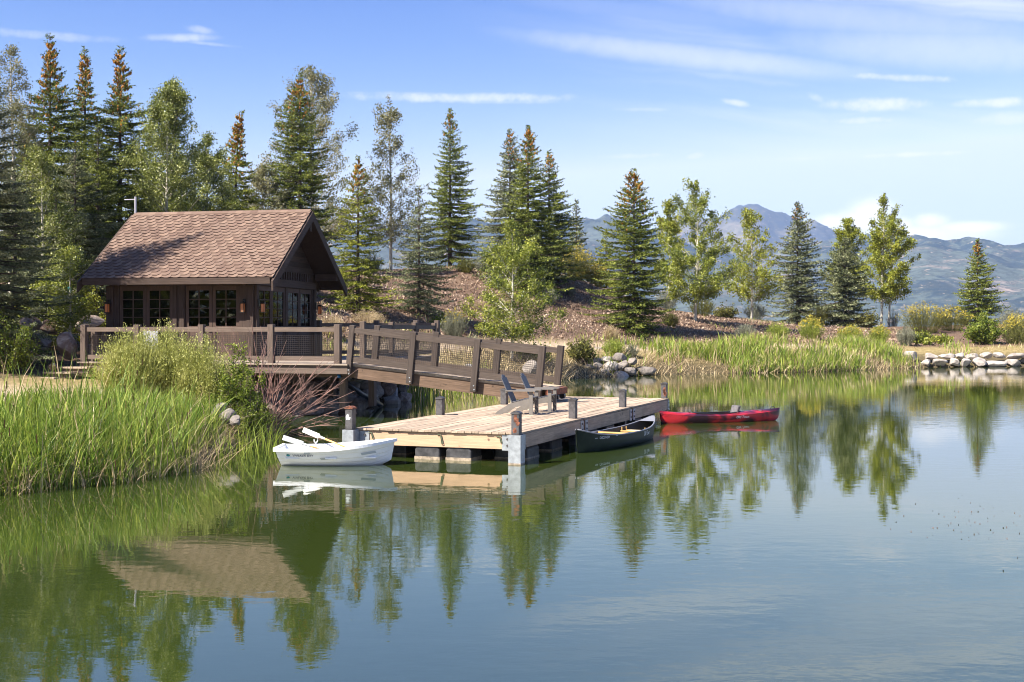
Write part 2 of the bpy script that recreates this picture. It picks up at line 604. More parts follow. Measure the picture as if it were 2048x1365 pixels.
M['aspen_g'] = leaf('fresh green leaves', [(0.030, 0.050, 0.005), (0.180, 0.215, 0.020), (0.470, 0.470, 0.080)], 0.28, 0.45, tcol=(0.20, 0.25, 0.02), spec=0.5)
M['aspen_y'] = leaf('yellowing leaves', [(0.050, 0.072, 0.006), (0.210, 0.250, 0.022), (0.450, 0.450, 0.058)], 0.38, 0.5, tcol=(0.34, 0.28, 0.03), spec=0.4)
M['aspen_p'] = leaf('pale thin leaves', [(0.100, 0.105, 0.045), (0.190, 0.190, 0.085), (0.310, 0.270, 0.130)], 0.35, 0.5, spec=0.4)
M['sage'] = leaf('sage leaves', [(0.10, 0.105, 0.070), (0.20, 0.205, 0.140), (0.32, 0.32, 0.235)], 0.2, 0.8, 2.0)
M['rabbit'] = leaf('rabbitbrush stems', [(0.07, 0.085, 0.020), (0.16, 0.17, 0.045), (0.27, 0.26, 0.08)], 0.25, 0.7, 2.0)
M['straw'] = leaf('dry straw', [(0.24, 0.17, 0.09), (0.42, 0.32, 0.18), (0.58, 0.47, 0.30)], 0.2, 0.8, 1.0)
M['bloom'] = leaf('yellow blossom', [(0.26, 0.21, 0.020), (0.46, 0.36, 0.04), (0.60, 0.50, 0.12)], 0.25, 0.8, 3.0)
M['willow'] = leaf('willow shrub leaves', [(0.16, 0.18, 0.030), (0.42, 0.43, 0.115), (0.66, 0.63, 0.260)], 0.3, 0.6, 1.5, tcol=(0.3, 0.3, 0.04))
M['shrub_g'] = leaf('green shrub leaves', [(0.038, 0.065, 0.008), (0.135, 0.180, 0.020), (0.310, 0.340, 0.055)], 0.35, 0.5, 1.5, tcol=(0.2, 0.26, 0.02))
M['bush_o'] = leaf('olive bush', [(0.050, 0.055, 0.010), (0.105, 0.105, 0.020), (0.190, 0.175, 0.035)], 0.25, 0.7, 1.5)
M['reed'] = leaf('cattail blades', [(0.036, 0.075, 0.006), (0.140, 0.230, 0.024), (0.380, 0.450, 0.090)], 0.3, 0.5, 0.6, tcol=(0.18, 0.26, 0.03))
M['reed_y'] = leaf('yellow green sedge', [(0.085, 0.130, 0.012), (0.230, 0.290, 0.036), (0.440, 0.450, 0.100)], 0.3, 0.6, 0.5, tcol=(0.3, 0.32, 0.05))
M['cattail'] = plain('brown cattail heads', (0.19, 0.085, 0.03), 0.9, var=0.3)
M['chips'] = leaf('bark chips', [(0.085, 0.050, 0.034), (0.22, 0.145, 0.100), (0.52, 0.40, 0.30)], 0.0, 0.9, 0.3)

# ------------------------------------------------------------------ terrain
SHORE = np.array([(-8.45, 20.64), (-7.25, 22.0), (-6.45, 23.9), (-6.05, 27.3), (-6.86, 31.8), (-7.5, 37.4), (-6.5, 39.0), (-5.5, 41.2),
                  (-4.6, 45.5), (-3.82, 49.3), (-2.74, 55.3), (-0.57, 59.2), (1.4, 63), (3.2, 68.2), (6.5, 71.8), (11.3, 75),
                  (17.9, 77.6), (23.9, 82.3), (29, 87.7), (36.9, 90), (47, 92.5), (60, 92), (75, 80), (82, 50), (78, 20), (62, -8),
                  (40, -22), (-20, -26), (-48, -16), (-42, 4), (-26, 12), (-14, 17)])


def shore_dist(x, y):
    x = np.asarray(x, dtype=float)
    y = np.asarray(y, dtype=float)
    best = np.full(x.shape, 1e9)
    inside = np.zeros(x.shape, dtype=bool)
    n = len(SHORE)
    for i in range(n):
        ax, ay = SHORE[i]
        bx, by = SHORE[(i + 1) % n]
        ux, uy = bx - ax, by - ay
        t = np.clip(((x - ax) * ux + (y - ay) * uy) / (ux * ux + uy * uy), 0, 1)
        best = np.minimum(best, np.hypot(x - ax - t * ux, y - ay - t * uy))
        cond = ((ay > y) != (by > y))
        xc = ax + (y - ay) / (by - ay if by != ay else 1e-9) * ux
        inside ^= cond & (x < xc)
    return np.where(inside, -best, best)          # positive on land


CTRL = []
for px, py, D in ((900, 530, 96), (775, 543, 96), (1000, 535, 96), (1150, 550, 98), (1210, 585, 98), (1300, 615, 104), (1450, 632, 108),
                  (1600, 650, 112), (1720, 655, 116), (1950, 650, 122), (2150, 650, 122),
                  (1268, 658, 84), (1395, 652, 92), (1180, 640, 84), (1100, 655, 78),
                  (1300, 692, 80), (1500, 684, 84), (1700, 690, 88), (1850, 690, 96), (2050, 688, 99), (1150, 692, 74),
                  (1022, 690, 68), (900, 682, 62), (830, 640, 70), (950, 640, 74), (1050, 610, 84), (930, 590, 84), (715, 640, 66), (650, 610, 62), (720, 550, 85)):
    p = at(px, py, D)
    CTRL.append((p.x, p.y, p.z))
CTRL += [(-13, 62, 4.2), (-13, 76, 6.6), (-28, 58, 4.2), (-28, 76, 6.8), (-45, 60, 4.5), (-45, 80, 6.5), (-20, 50, 2.6), (-9, 52, 2.2), (-5.5, 51, 1.45),
         (-8, 43, 1.45), (-14, 43, 1.45), (-11, 47, 1.5), (-13.8, 38.4, 1.02), (-10, 36, 0.95), (-13.5, 31, 1.08), (-17, 33, 1.28), (-20, 26, 1.2),
         (-24, 38, 1.8), (-35, 40, 2.5), (-30, 20, 1.2), (-10, 28, 0.9), (-3.5, 58, 1.6),
         (-40, 130, 5), (0, 130, 3.5), (45, 132, 1.0), (-60, 210, -6), (0, 210, -9), (60, 210, -12), (100, 120, 1.0), (95, 60, 1.5), (95, 0, 1.5),
         (0, -45, 2), (-70, 0, 2), (-70, 110, 5)]
CTRL = np.array(CTRL)
_d = np.hypot(CTRL[:, None, 0] - CTRL[None, :, 0], CTRL[:, None, 1] - CTRL[None, :, 1])
_A = np.sqrt(_d ** 2 + 9.0)
_n = len(CTRL)
_S = np.zeros((_n + 1, _n + 1))
_S[:_n, :_n] = _A - np.eye(_n) * 0.6
_S[:_n, _n] = 1
_S[_n, :_n] = 1
_w = np.linalg.solve(_S, np.concatenate((CTRL[:, 2], [0])))


def ground_z(x, y):
    x = np.atleast_1d(np.asarray(x, dtype=float))
    y = np.atleast_1d(np.asarray(y, dtype=float))
    sh = x.shape
    x, y = x.ravel(), y.ravel()
    z = np.full(x.shape, _w[_n])
    for i in range(_n):
        z = z + _w[i] * np.sqrt((x - CTRL[i, 0]) ** 2 + (y - CTRL[i, 1]) ** 2 + 9.0)
    far = np.clip((np.hypot(x, y - 60) - 140) / 200, 0, 1)
    z = z * (1 - far) + far * -45.0
    d = shore_dist(x, y)
    n = 0.10 * fbm(x * 0.45, y * 0.45, 5, 4) + 0.25 * vnoise(x * 0.12, y * 0.12, 9)
    z = z + n * np.clip(d / 3, 0, 1)
    bank = np.where(d > 0, 0.42 * d + 0.01, 0.40 * d)
    z = np.where(d > 0, -np.log(np.exp(-3 * np.clip(z, -3, 10)) + np.exp(-3 * np.clip(bank, -3, 10))) / 3 * (far < 1e-6) + (far >= 1e-6) * z, np.maximum(bank, -1.8))
    return z.reshape(sh)


def gz(x, y):
    return float(ground_z([x], [y])[0])


def axis_pts(lo, hi, step, outer, n):
    core = np.arange(lo, hi + 1e-6, step)
    g = np.geomspace(step * 1.5, outer, n)
    return np.concatenate((lo - g[::-1], core, hi + g))


gx = axis_pts(-60, 60, 0.7, 14000, 22)
gy = np.concatenate((-30 - np.geomspace(2, 3000, 14)[::-1], np.arange(-30, 10, 2.0), np.arange(10, 135, 0.7), 135 + np.geomspace(1.2, 11600, 26)))
GX, GY = np.meshgrid(gx, gy)
GZ = ground_z(GX, GY)
nx, ny = len(gx), len(gy)
idx = np.arange(nx * ny).reshape(ny, nx)
quads = np.stack((idx[:-1, :-1], idx[:-1, 1:], idx[1:, 1:], idx[1:, :-1]), -1).reshape(-1, 4)

m, N, bs = mat('ground of mulch, sand and dry grass')
co = N.n('ShaderNodeTexCoord').outputs['Object']
at_ = N.n('ShaderNodeAttribute', attribute_name='cover')
sp = N.n('ShaderNodeSeparateColor')
N.t.links.new(at_.outputs['Color'], sp.inputs[0])
chip = N.noise(co, 7.0, 6, 0.75)
patch = N.noise(co, 0.5, 4, 0.6)
mul = N.ramp(chip, [(0.34, (0.05, 0.028, 0.020)), (0.5, (0.130, 0.084, 0.058)), (0.62, (0.24, 0.165, 0.12)), (0.72, (0.48, 0.36, 0.28))])
mul = N.mix(N.m('MULTIPLY', N.ss(patch, 0.4, 0.7), 0.4), mul, (0.17, 0.115, 0.08))
san = N.ramp(N.noise(co, 9.0, 5, 0.7), [(0.35, (0.46, 0.34, 0.24)), (0.65, (0.60, 0.47, 0.35))])
gra = N.ramp(N.noise(co, 5.0, 6, 0.75), [(0.3, (0.11, 0.095, 0.035)), (0.5, (0.26, 0.20, 0.09)), (0.7, (0.42, 0.33, 0.17))])
mud = N.ramp(N.noise(co, 4.0, 5, 0.7), [(0.3, (0.03, 0.026, 0.018)), (0.7, (0.085, 0.065, 0.045))])
c = N.mix(sp.outputs[0], gra, mul)
c = N.mix(sp.outputs[1], c, san)
c = N.mix(sp.outputs[2], c, mud)
N.put(bs.inputs['Base Color'], c)
bs.inputs['Roughness'].default_value = 1.0
bs.inputs['Specular IOR Level'].default_value = 0.1
bp = N.n('ShaderNodeBump')
bp.inputs['Strength'].default_value = 0.9
bp.inputs['Distance'].default_value = 0.08
N.put(bp.inputs['Height'], chip)
N.put(bs.inputs['Normal'], bp.outputs[0])
M['ground'] = m
ground = np_obj('ground', np.stack((GX, GY, GZ), -1).reshape(-1, 3), [quads], M['ground'], smooth=True)
ground['kind'] = 'structure'
dS = shore_dist(GX, GY).ravel()
fx, fy, fz = GX.ravel(), GY.ravel(), GZ.ravel()


def sstep(v, a, b):
    t = np.clip((v - a) / (b - a), 0, 1)
    return t * t * (3 - 2 * t)


wob = 1.2 * fbm(fx * 0.2, fy * 0.2, 77, 3)
mulch = sstep(dS + wob, 4.0, 6.5) * sstep(fy, 47, 52) * (1 - sstep(fy, 118, 135))
mulch = np.maximum(mulch, sstep(dS, 6, 9) * (1 - sstep(fx, -15, -13)) * sstep(fy, 36, 40))
sand = np.exp(-(((fx + 15.5) / 7.0) ** 4 + ((fy - 31.8 - 0.25 * (fx + 15)) / 4.2) ** 4))
path = np.exp(-((dS - 4.6 + 0.4 * wob) / 0.7) ** 2) * sstep(fy, 54, 58) * (1 - sstep(fx, 22, 30))
mud_m = (1 - sstep(dS, -0.1, 0.5))
mud_m = np.maximum(mud_m, 0.75 * (1 - sstep(dS + 0.8 * fbm(fx * 0.6, fy * 0.6, 66, 3), 1.2, 3.2)) * (fy > 52))
mud_m = np.maximum(mud_m, (1 - sstep(dS, 1.0, 2.2)) * sstep(fy, 33, 35) * (1 - sstep(fy, 48, 52)) * (fx < 0))
ca = ground.data.color_attributes.new('cover', 'FLOAT_COLOR', 'POINT')
colr = np.stack((mulch, np.clip(sand + path * 0.8, 0, 1), mud_m, np.ones_like(mulch)), -1).astype(np.float32)
ca.data.foreach_set('color', colr.ravel())

# water
m, N, bs = mat('pond water')
co = N.n('ShaderNodeTexCoord').outputs['Object']
r1 = N.noise(N.scale(co, (1.0, 1.6, 1.0)), 2.2, 3, 0.5)
r2 = N.noise(N.scale(co, (0.5, 1.0, 1.0)), 0.5, 2, 0.5)
r3 = N.n('ShaderNodeTexWave', wave_type='RINGS', rings_direction='SPHERICAL')
N.put(r3.inputs['Vector'], N.scale(co, (1, 1, 0)))
area = N.ss(N.noise(co, 0.09, 2, 0.5), 0.42, 0.66)
bp = N.n('ShaderNodeBump')
bp.inputs['Strength'].default_value = 1.0
bp.inputs['Distance'].default_value = 1.0
hgt = N.m('ADD', N.m('MULTIPLY', r1, N.m('ADD', 0.0010, N.m('MULTIPLY', area, 0.0024))), N.m('MULTIPLY', r2, 0.0018))
N.put(bp.inputs['Height'], hgt)
N.put(bs.inputs['Normal'], bp.outputs[0])
bs.inputs['Base Color'].default_value = (0.024, 0.037, 0.007, 1)
bs.inputs['Roughness'].default_value = 0.02
bs.inputs['IOR'].default_value = 2.2
M['water'] = m
wx, wy = np.linspace(-62, 96, 80), np.linspace(-45, 112, 80)
WX, WY = np.meshgrid(wx, wy)
wi = np.arange(6400).reshape(80, 80)
water = np_obj('water', np.stack((WX, WY, np.zeros_like(WX)), -1).reshape(-1, 3),
               [np.stack((wi[:-1, :-1], wi[:-1, 1:], wi[1:, 1:], wi[1:, :-1]), -1).reshape(-1, 4)], M['water'])
water['kind'] = 'structure'


# mountains
def mountmat(name, bare, dark, green):
    m, N, bs = mat(name)
    co = N.n('ShaderNodeTexCoord').outputs['Object']
    a = N.noise(N.scale(co, (1, 1, 2.2)), 0.0038, 8, 0.68, 0.8)
    b = N.noise(N.scale(co, (1, 1, 2.0)), 0.022, 6, 0.72)
    d = N.noise(N.scale(co, (1, 0.8, 1.5)), 0.0024, 7, 0.66, 1.0)
    hi = N.n('ShaderNodeSeparateXYZ')
    N.t.links.new(co, hi.inputs[0])
    up = N.ss(hi.outputs[2], 60, 420)
    c = N.mix(N.ss(a, 0.53, 0.68), green, bare)
    c = N.mix(N.m('MULTIPLY', N.ss(N.m('ADD', d, N.m('MULTIPLY', up, 0.07)), 0.535, 0.575), 0.92), c, dark)
    c = N.mix(N.m('MULTIPLY', N.ss(b, 0.42, 0.58), 0.75), c, tuple(x * 0.42 for x in green))
    c = N.mix(N.m('MULTIPLY', N.ss(b, 0.60, 0.66), 0.6), c, (0.42, 0.33, 0.25))
    N.put(bs.inputs['Base Color'], c)
    bs.inputs['Roughness'].default_value = 1.0
    bs.inputs['Specular IOR Level'].default_value = 0.0
    return m


def mountain(name, sky_line, r0, r1, rc, width, seed, material, base=-60, rough=0.5):
    pxs = np.linspace(-900, 2950, 640)
    ts = (pxs - 1024) / F
    target = (HOR - np.interp(pxs, [p[0] for p in sky_line], [p[1] for p in sky_line])) / F
    rs = np.linspace(r0, r1, 200)
    T, Rr = np.meshgrid(ts, rs, indexing='ij')
    X, Y = T * Rr, Rr
    ridge = 1 - np.abs(fbm(X / 1300, Y / 1300, seed, 5, 0.5)) * 1.6
    ridge2 = 1 - np.abs(fbm(X / 520 + 7, Y / 900, seed + 20, 5, 0.55)) * 1.7
    prof = np.exp(-((Rr - rc - 500 * fbm(T * 5, T * 0, seed + 40, 3)) / width) ** 2)
    Z = prof * (0.62 + rough * (0.34 * ridge + 0.26 * ridge2)) * 100
    ang = (Z / Rr).max(1)
    Z = Z * (1 + 0.10 * fbm(X / 210, Y / 260, seed + 60, 4, 0.55) * prof)
    ang = (Z / Rr).max(1)
    k = np.convolve(np.pad(ang, 9, mode='edge'), np.ones(19) / 19, 'valid')
    Z = Z / k[:, None] * target[:, None]
    Z = np.where(prof < 0.02, base, base * (1 - sstep(prof, 0.02, 0.25)) + Z * sstep(prof, 0.02, 0.25)) + CAMZ
    a, b = T.shape
    ii = np.arange(a * b).reshape(a, b)
    q = np.stack((ii[:-1, :-1], ii[1:, :-1], ii[1:, 1:], ii[:-1, 1:]), -1).reshape(-1, 4)
    o = np_obj(name, np.stack((X, Y, Z), -1).reshape(-1, 3), [q], material, smooth=True)
    o['kind'] = 'structure'
    return o


mountain('mountains', [(-900, 500), (0, 478), (400, 470), (640, 466), (690, 450), (740, 446), (820, 452), (940, 436), (1010, 446), (1100, 444), (1180, 436), (1215, 433),
                       (1250, 440), (1310, 458), (1400, 500), (1500, 505), (1600, 492), (1690, 474), (1735, 468), (1811, 473), (1852, 470), (1893, 479),
                       (1935, 478), (1970, 478), (2026, 490), (2060, 488), (2300, 480), (2950, 510)], 2600, 7800, 5600, 1400, 11,
         mountmat('far green ridge', (0.26, 0.20, 0.16), (0.014, 0.026, 0.034), (0.072, 0.088, 0.074)))
mountain('mountain_peak', [(-900, 560), (1150, 560), (1250, 470), (1310, 452), (1370, 437), (1400, 428), (1440, 423), (1470, 417), (1505, 409), (1530, 414), (1560, 428), (1600, 441),
                           (1630, 446), (1665, 458), (1700, 470), (1800, 520), (2950, 560)], 7000, 11600, 9300, 900, 31,
         mountmat('far bare peak', (0.24, 0.165, 0.14), (0.012, 0.020, 0.030), (0.13, 0.115, 0.08)), rough=0.4)


# ------------------------------------------------------------------ plants
def unit(v):
    return v / np.maximum(np.linalg.norm(v, axis=-1, keepdims=True), 1e-9)


def needles(base, dirs, length, width, R):
    """one triangle per needle tuft"""
    n = len(base)
    rp = unit(np.cross(dirs, R.normal(size=(n, 3))))
    w = (width * R.uniform(0.7, 1.3, n))[:, None]
    V = np.empty((n, 3, 3))
    V[:, 0] = base - rp * w
    V[:, 1] = base + rp * w
    V[:, 2] = base + dirs * (length * R.uniform(0.7, 1.3, n))[:, None]
    return V.reshape(-1, 3), np.arange(3 * n).reshape(-1, 3)


def leaves(pos, size, R, hang=0.3):
    n = len(pos)
    d = unit(R.normal(size=(n, 3)) + np.array([0, 0, -hang]))
    sd = unit(np.cross(d, R.normal(size=(n, 3))))
    s = (size * R.uniform(0.6, 1.25, n))[:, None]
    V = np.empty((n, 4, 3))
    V[:, 0] = pos
    V[:, 1] = pos + d * s * 0.55 + sd * s * 0.42
    V[:, 2] = pos + d * s * 1.1
    V[:, 3] = pos + d * s * 0.55 - sd * s * 0.42
    return V.reshape(-1, 3), np.arange(4 * n).reshape(-1, 4)


def sticks(P0, P1, r0, r1):
    """three-sided thin sticks from P0 to P1"""
    n = len(P0)
    d = unit(P1 - P0)
    a = unit(np.cross(d, np.array([0.3, 0.21, 0.93])))
    b = np.cross(d, a)
    r0 = np.broadcast_to(r0, n)[:, None]
    r1 = np.broadcast_to(r1, n)[:, None]
    V = np.empty((n, 6, 3))
    for k in range(3):
        t = 2 * math.pi * k / 3
        o = a * math.cos(t) + b * math.sin(t)
        V[:, k] = P0 + o * r0
        V[:, 3 + k] = P1 + o * r1
    base = (np.arange(n) * 6)[:, None]
    q = np.concatenate([base + np.array([k, (k + 1) % 3, 3 + (k + 1) % 3, 3 + k]) for k in range(3)])
    return V.reshape(-1, 3), q


def trunk_mesh(name, pts, rad, mt, parent, limbs=None):
    b = MB()
    b.tube(pts, rad, 8)
    V = np.array([tuple(v) for v in b.v])
    q4 = np.array([f for f in b.f if len(f) == 4])
    faces = [q4]
    if limbs is not None:
        LV, LQ = limbs
        faces = [np.concatenate((q4, LQ + len(V)))]
        V = np.concatenate((V, LV))
    return np_obj(name, V, faces, mt, parent, smooth=True)


def spruce(label, px, top, D, wpx, seed, kind='spruce', clear=0.5, cones=0.0, lean=0.0, dens=1.0, group='spruces around the pond', power=0.85, name='spruce_tree', sparse_top=0.0):
    R = rng(seed)
    x = (px - 1024) / F * D
    zb = gz(x, D) - 0.08
    h = CAMZ + (HOR - top) / F * D - zb
    RR = wpx / 2 / F * D * 1.42
    t = thing(name, label, 'tree', (x, D, zb), 0, group)
    nw = max(12, int(h / 0.36))
    z0 = clear + (h * 0.985 - clear) * np.linspace(0, 1, nw) ** 0.93
    bz, baz, bl = [], [], []
    for i, z in enumerate(z0):
        f = (z - clear) / (h - clear)
        k = int(round(8 - 3 * f))
        L = RR * (1 - f) ** power * (0.78 if f < 0.04 else 1.0) + 0.05
        if sparse_top and f > 1 - sparse_top:
            L = L * 0.55 + 0.12
        a0 = R.uniform(0, 6.28)
        for j in range(k):
            bz.append(z + R.normal(0, 0.05))
            baz.append(a0 + 6.283 * j / k + R.normal(0, 0.2))
            bl.append(L * R.uniform(0.68, 1.12))
        for j in range(k // 3 + 1):
            bz.append(z + R.uniform(0.05, 0.25))
            baz.append(R.uniform(0, 6.28))
            bl.append(L * R.uniform(0.35, 0.75))
    bz, baz, bl = np.array(bz), np.array(baz), np.array(bl)
    a1, a2 = R.uniform(0, 6.28, 2)
    bl = bl * (1 + 0.14 * np.cos(baz - a1)) * (1 + 0.55 * vnoise(bz * 0.55 + seed * 3.1, (baz % 6.283) * 0.9, seed))
    keep = R.uniform(0, 1, len(bz)) > np.where(bz < clear + 0.3 * h, 0.12, 0.06)
    bz, baz, bl = bz[keep], baz[keep], bl[keep]
    f = np.clip((bz - clear) / (h - clear), 0, 1)
    ev = np.radians(-10 + 22 * f + 38 * f ** 4) + R.normal(0, 0.07, len(bz))

    def bend(z):
        return lean * h * np.clip(z / h - 0.55, 0, 1) ** 2 * 4

    def bpos(i, s):
        L, e = bl[i], ev[i]
        rad = L * s * np.cos(e)
        z = bz[i] + L * s * np.sin(e) + L * (-0.16 * s * (1 - f[i]) + 0.20 * s ** 3 * (1 - f[i]))
        return np.stack((np.cos(baz[i]) * rad + bend(bz[i]), np.sin(baz[i]) * rad, z), -1)
    sc = float(np.clip(D / 62.0, 0.6, 1.9))
    nt = np.maximum(3, (bl / (0.105 * sc ** 0.7)).astype(int) * 2)
    bi = np.repeat(np.arange(len(bz)), nt)
    k = np.arange(len(bi)) - np.repeat(np.cumsum(nt) - nt, nt)
    s = 0.10 + 0.90 * (k + R.uniform(0, 1, len(bi))) / nt[bi]
    s = np.clip(s, 0, 1)
    P = bpos(bi, s)
    tan = unit(bpos(bi, np.minimum(s + 0.05, 1.05)) - P)
    side = unit(np.cross(tan, [0, 0, 1.0])) * np.where(k % 2 == 0, 1, -1)[:, None]
    ang = R.uniform(0.5, 1.0, len(bi))[:, None]
    td = unit(tan * np.cos(ang) + side * np.sin(ang) + np.array([0, 0, -0.12]) + R.normal(0, 0.10, (len(bi), 3)))
    tl = (0.12 + 0.34 * np.minimum(bl[bi], 1.9) * (1.12 - s)) * R.uniform(0.7, 1.2, len(bi))
    nn = np.maximum(3, (tl / 0.045 * 1.35 * dens / sc ** 1.15).astype(int))
    ti = np.repeat(np.arange(len(bi)), nn)
    u = R.uniform(0, 1, len(ti))
    B = P[ti] + td[ti] * (tl[ti] * u)[:, None]
    rad = unit(np.cross(td[ti], R.normal(size=(len(ti), 3)))) + np.array([0, 0, 0.25])
    nd = unit(td[ti] * 0.75 + rad * 0.75)
    V, T = needles(B, nd, 0.095 * sc, 0.022 * sc, R)
    np_obj('crown', V, [T], M[kind], t)
    # trunk with limbs
    zz = np.linspace(0, h, 10)
    pts = [(float(bend(z)), 0, float(z)) for z in zz]
    r0 = 0.011 * h + 0.03
    LV, LQ = sticks(bpos(np.arange(len(bz)), np.full(len(bz), 0.0)), bpos(np.arange(len(bz)), np.full(len(bz), 0.9)), 0.012 + 0.010 * bl, 0.004)
    trunk_mesh('trunk', pts, [r0 * (1 - z / h) + 0.012 for z in zz], M['bark_d'], t, (LV, LQ))
    if cones > 0:
        nc = int(520 * cones)
        fz = 1 - 0.03 - np.abs(R.normal(0, 0.10 + 0.05 * cones, nc))
        cand = np.argmin(np.abs(f[None, :] - fz[:, None]) + R.uniform(0, 0.04, (nc, len(f))), 1)
        cs = R.uniform(0.35, 1.0, nc)
        cp = bpos(cand, cs)
        ln = 0.17 * R.uniform(0.8, 1.3, nc)
        d = unit(np.stack((R.normal(0, 0.2, nc), R.normal(0, 0.2, nc), -np.ones(nc)), -1))
        a = unit(np.cross(d, R.normal(size=(nc, 3))))
        b = np.cross(d, a)
        w = 0.05 * sc
        CV = np.empty((nc, 6, 3))
        mid = cp + d * (ln * 0.45)[:, None]
        CV[:, 0] = cp
        CV[:, 1], CV[:, 2], CV[:, 3], CV[:, 4] = mid + a * w, mid + b * w, mid - a * w, mid - b * w
        CV[:, 5] = cp + d * ln[:, None]
        base = (np.arange(nc) * 6)[:, None]
        CT = np.concatenate([base + np.array(q) for q in ([0, 1, 2], [0, 2, 3], [0, 3, 4], [0, 4, 1], [5, 2, 1], [5, 3, 2], [5, 4, 3], [5, 1, 4])])
        c = np_obj('cones', CV.reshape(-1, 3), [CT], M['cone'], t)
        c['kind'] = 'stuff'
    return t


def aspen(label, px, top, D, wpx, bottom, seed, kind='aspen', nleaf=9000, trunks=1, lmul=2.9, lean=0.0, group='leafy trees around the pond', up=0.75, size=1.0, name='aspen_tree', fullness=1.0, shape=1.0, base_z=None, ribbon=False):
    R = rng(seed)
    nleaf = int(nleaf * lmul)
    x = (px - 1024) / F * D
    zb = gz(x, D) - 0.08 if base_z is None else base_z
    h = CAMZ + (HOR - top) / F * D - zb
    cb = max(0.3, CAMZ + (HOR - bottom) / F * D - zb)
    RR = wpx / 2 / F * D
    t = thing(name, label, 'tree', (x, D, zb), 0, group)
    tp = []
    for q in range(trunks):
        a = R.uniform(0, 6.28)
        offx = 0.0 if trunks == 1 else (-0.35 + 0.7 * q / max(1, trunks - 1))
        zz = np.linspace(0, h * (1 - 0.12 * q), 11)
        wig = np.cumsum(R.normal(0, 0.035 * h / 10, (11, 2)), 0)
        pts = np.stack((offx + wig[:, 0] + lean * zz, wig[:, 1], zz), -1)
        tp.append(pts)
    nb = int(46 * fullness) * trunks
    which = np.arange(nb) % trunks
    fr = np.sort(R.uniform(0, 1, nb) ** 1.15)
    H = np.array([p[-1, 2] for p in tp])[which]
    az_ = np.arange(nb) * 2.4 + R.normal(0, 0.4, nb)
    prof = (1 - fr) ** (0.56 * shape) * (0.62 + 0.38 * np.minimum(1, fr / 0.22))
    L = RR * 1.22 * prof * R.uniform(0.6, 1.15, nb) + 0.22
    e = np.radians(26 + 26 * fr) * up / 0.75 + R.normal(0, 0.14, nb)
    zt = cb + (H * 0.985 - cb) * fr + R.normal(0, 0.15, nb)
    z0 = np.clip(zt - L * np.tan(e), cb * 0.72, None)
    P0 = np.stack([np.array([np.interp(z0[i], tp[which[i]][:, 2], tp[which[i]][:, c]) for i in range(nb)]) for c in range(3)], -1)
    P1 = np.stack((P0[:, 0] + np.cos(az_) * L, P0[:, 1] + np.sin(az_) * L, np.maximum(zt, z0 + 0.05)), -1)
    dirs = unit(P1 - P0)
    # twigs
    ntw = 9
    bi = np.repeat(np.arange(nb), ntw)
    s = R.uniform(0.22, 1.0, len(bi))
    Q0 = P0[bi] + (P1[bi] - P0[bi]) * s[:, None]
    qd = unit(dirs[bi] * 0.7 + R.normal(0, 0.75, (len(bi), 3)))
    Q1 = Q0 + qd * (R.uniform(0.25, 0.65, len(bi)) * (0.35 + 0.3 * RR) * (1.25 - s))[:, None]
    clump = R.uniform(0.3, 1.7, len(bi)) * (0.5 + 0.5 * s)
    pr = clump / clump.sum()
    li = R.choice(len(bi), nleaf, p=pr)
    u = R.uniform(0.1, 1.1, nleaf)
    pos = Q0[li] + (Q1[li] - Q0[li]) * u[:, None] + R.normal(0, 0.10 + 0.02 * RR, (nleaf, 3))
    top_n = int(nleaf * 0.03)
    k = R.uniform(0.66, 1.0, top_n)
    pt = tp[0]
    pos[:top_n] = np.stack([np.interp(k * h, pt[:, 2], pt[:, c]) for c in range(3)], -1) + R.normal(0, 0.12, (top_n, 3)) * (1.04 - k)[:, None] * 9.0 * RR / 2.5
    ls = float(np.clip(0.00128 * D, 0.045, 0.14)) * size
    V, Q = leaves(pos, ls, R)
    np_obj('crown', V, [Q], M[kind], t)
    r0 = 0.009 * h + 0.025
    LV1, LQ1 = sticks(P0, P1, 0.006 + 0.010 * L, 0.005)
    LV2, LQ2 = sticks(Q0, Q1, 0.007, 0.003)
    LV, LQ = np.concatenate((LV1, LV2)), np.concatenate((LQ1, LQ2 + len(LV1)))
    for q in range(trunks):
        pts = tp[q]
        trunk_mesh('trunk', [tuple(p) for p in pts], [r0 * (1 - 0.93 * i / 10) * (0.8 if q else 1) for i in range(11)], M['bark_w'], t, (LV, LQ) if q == 0 else None)
    if ribbon:
        b = MB()
        b.box(-0.06, 0.06, -0.07, -0.055, h * 0.60, h * 0.60 + 0.2)
        b.build('ribbon', M['teal'], t, label='teal ribbon tied to the stem')
    return t


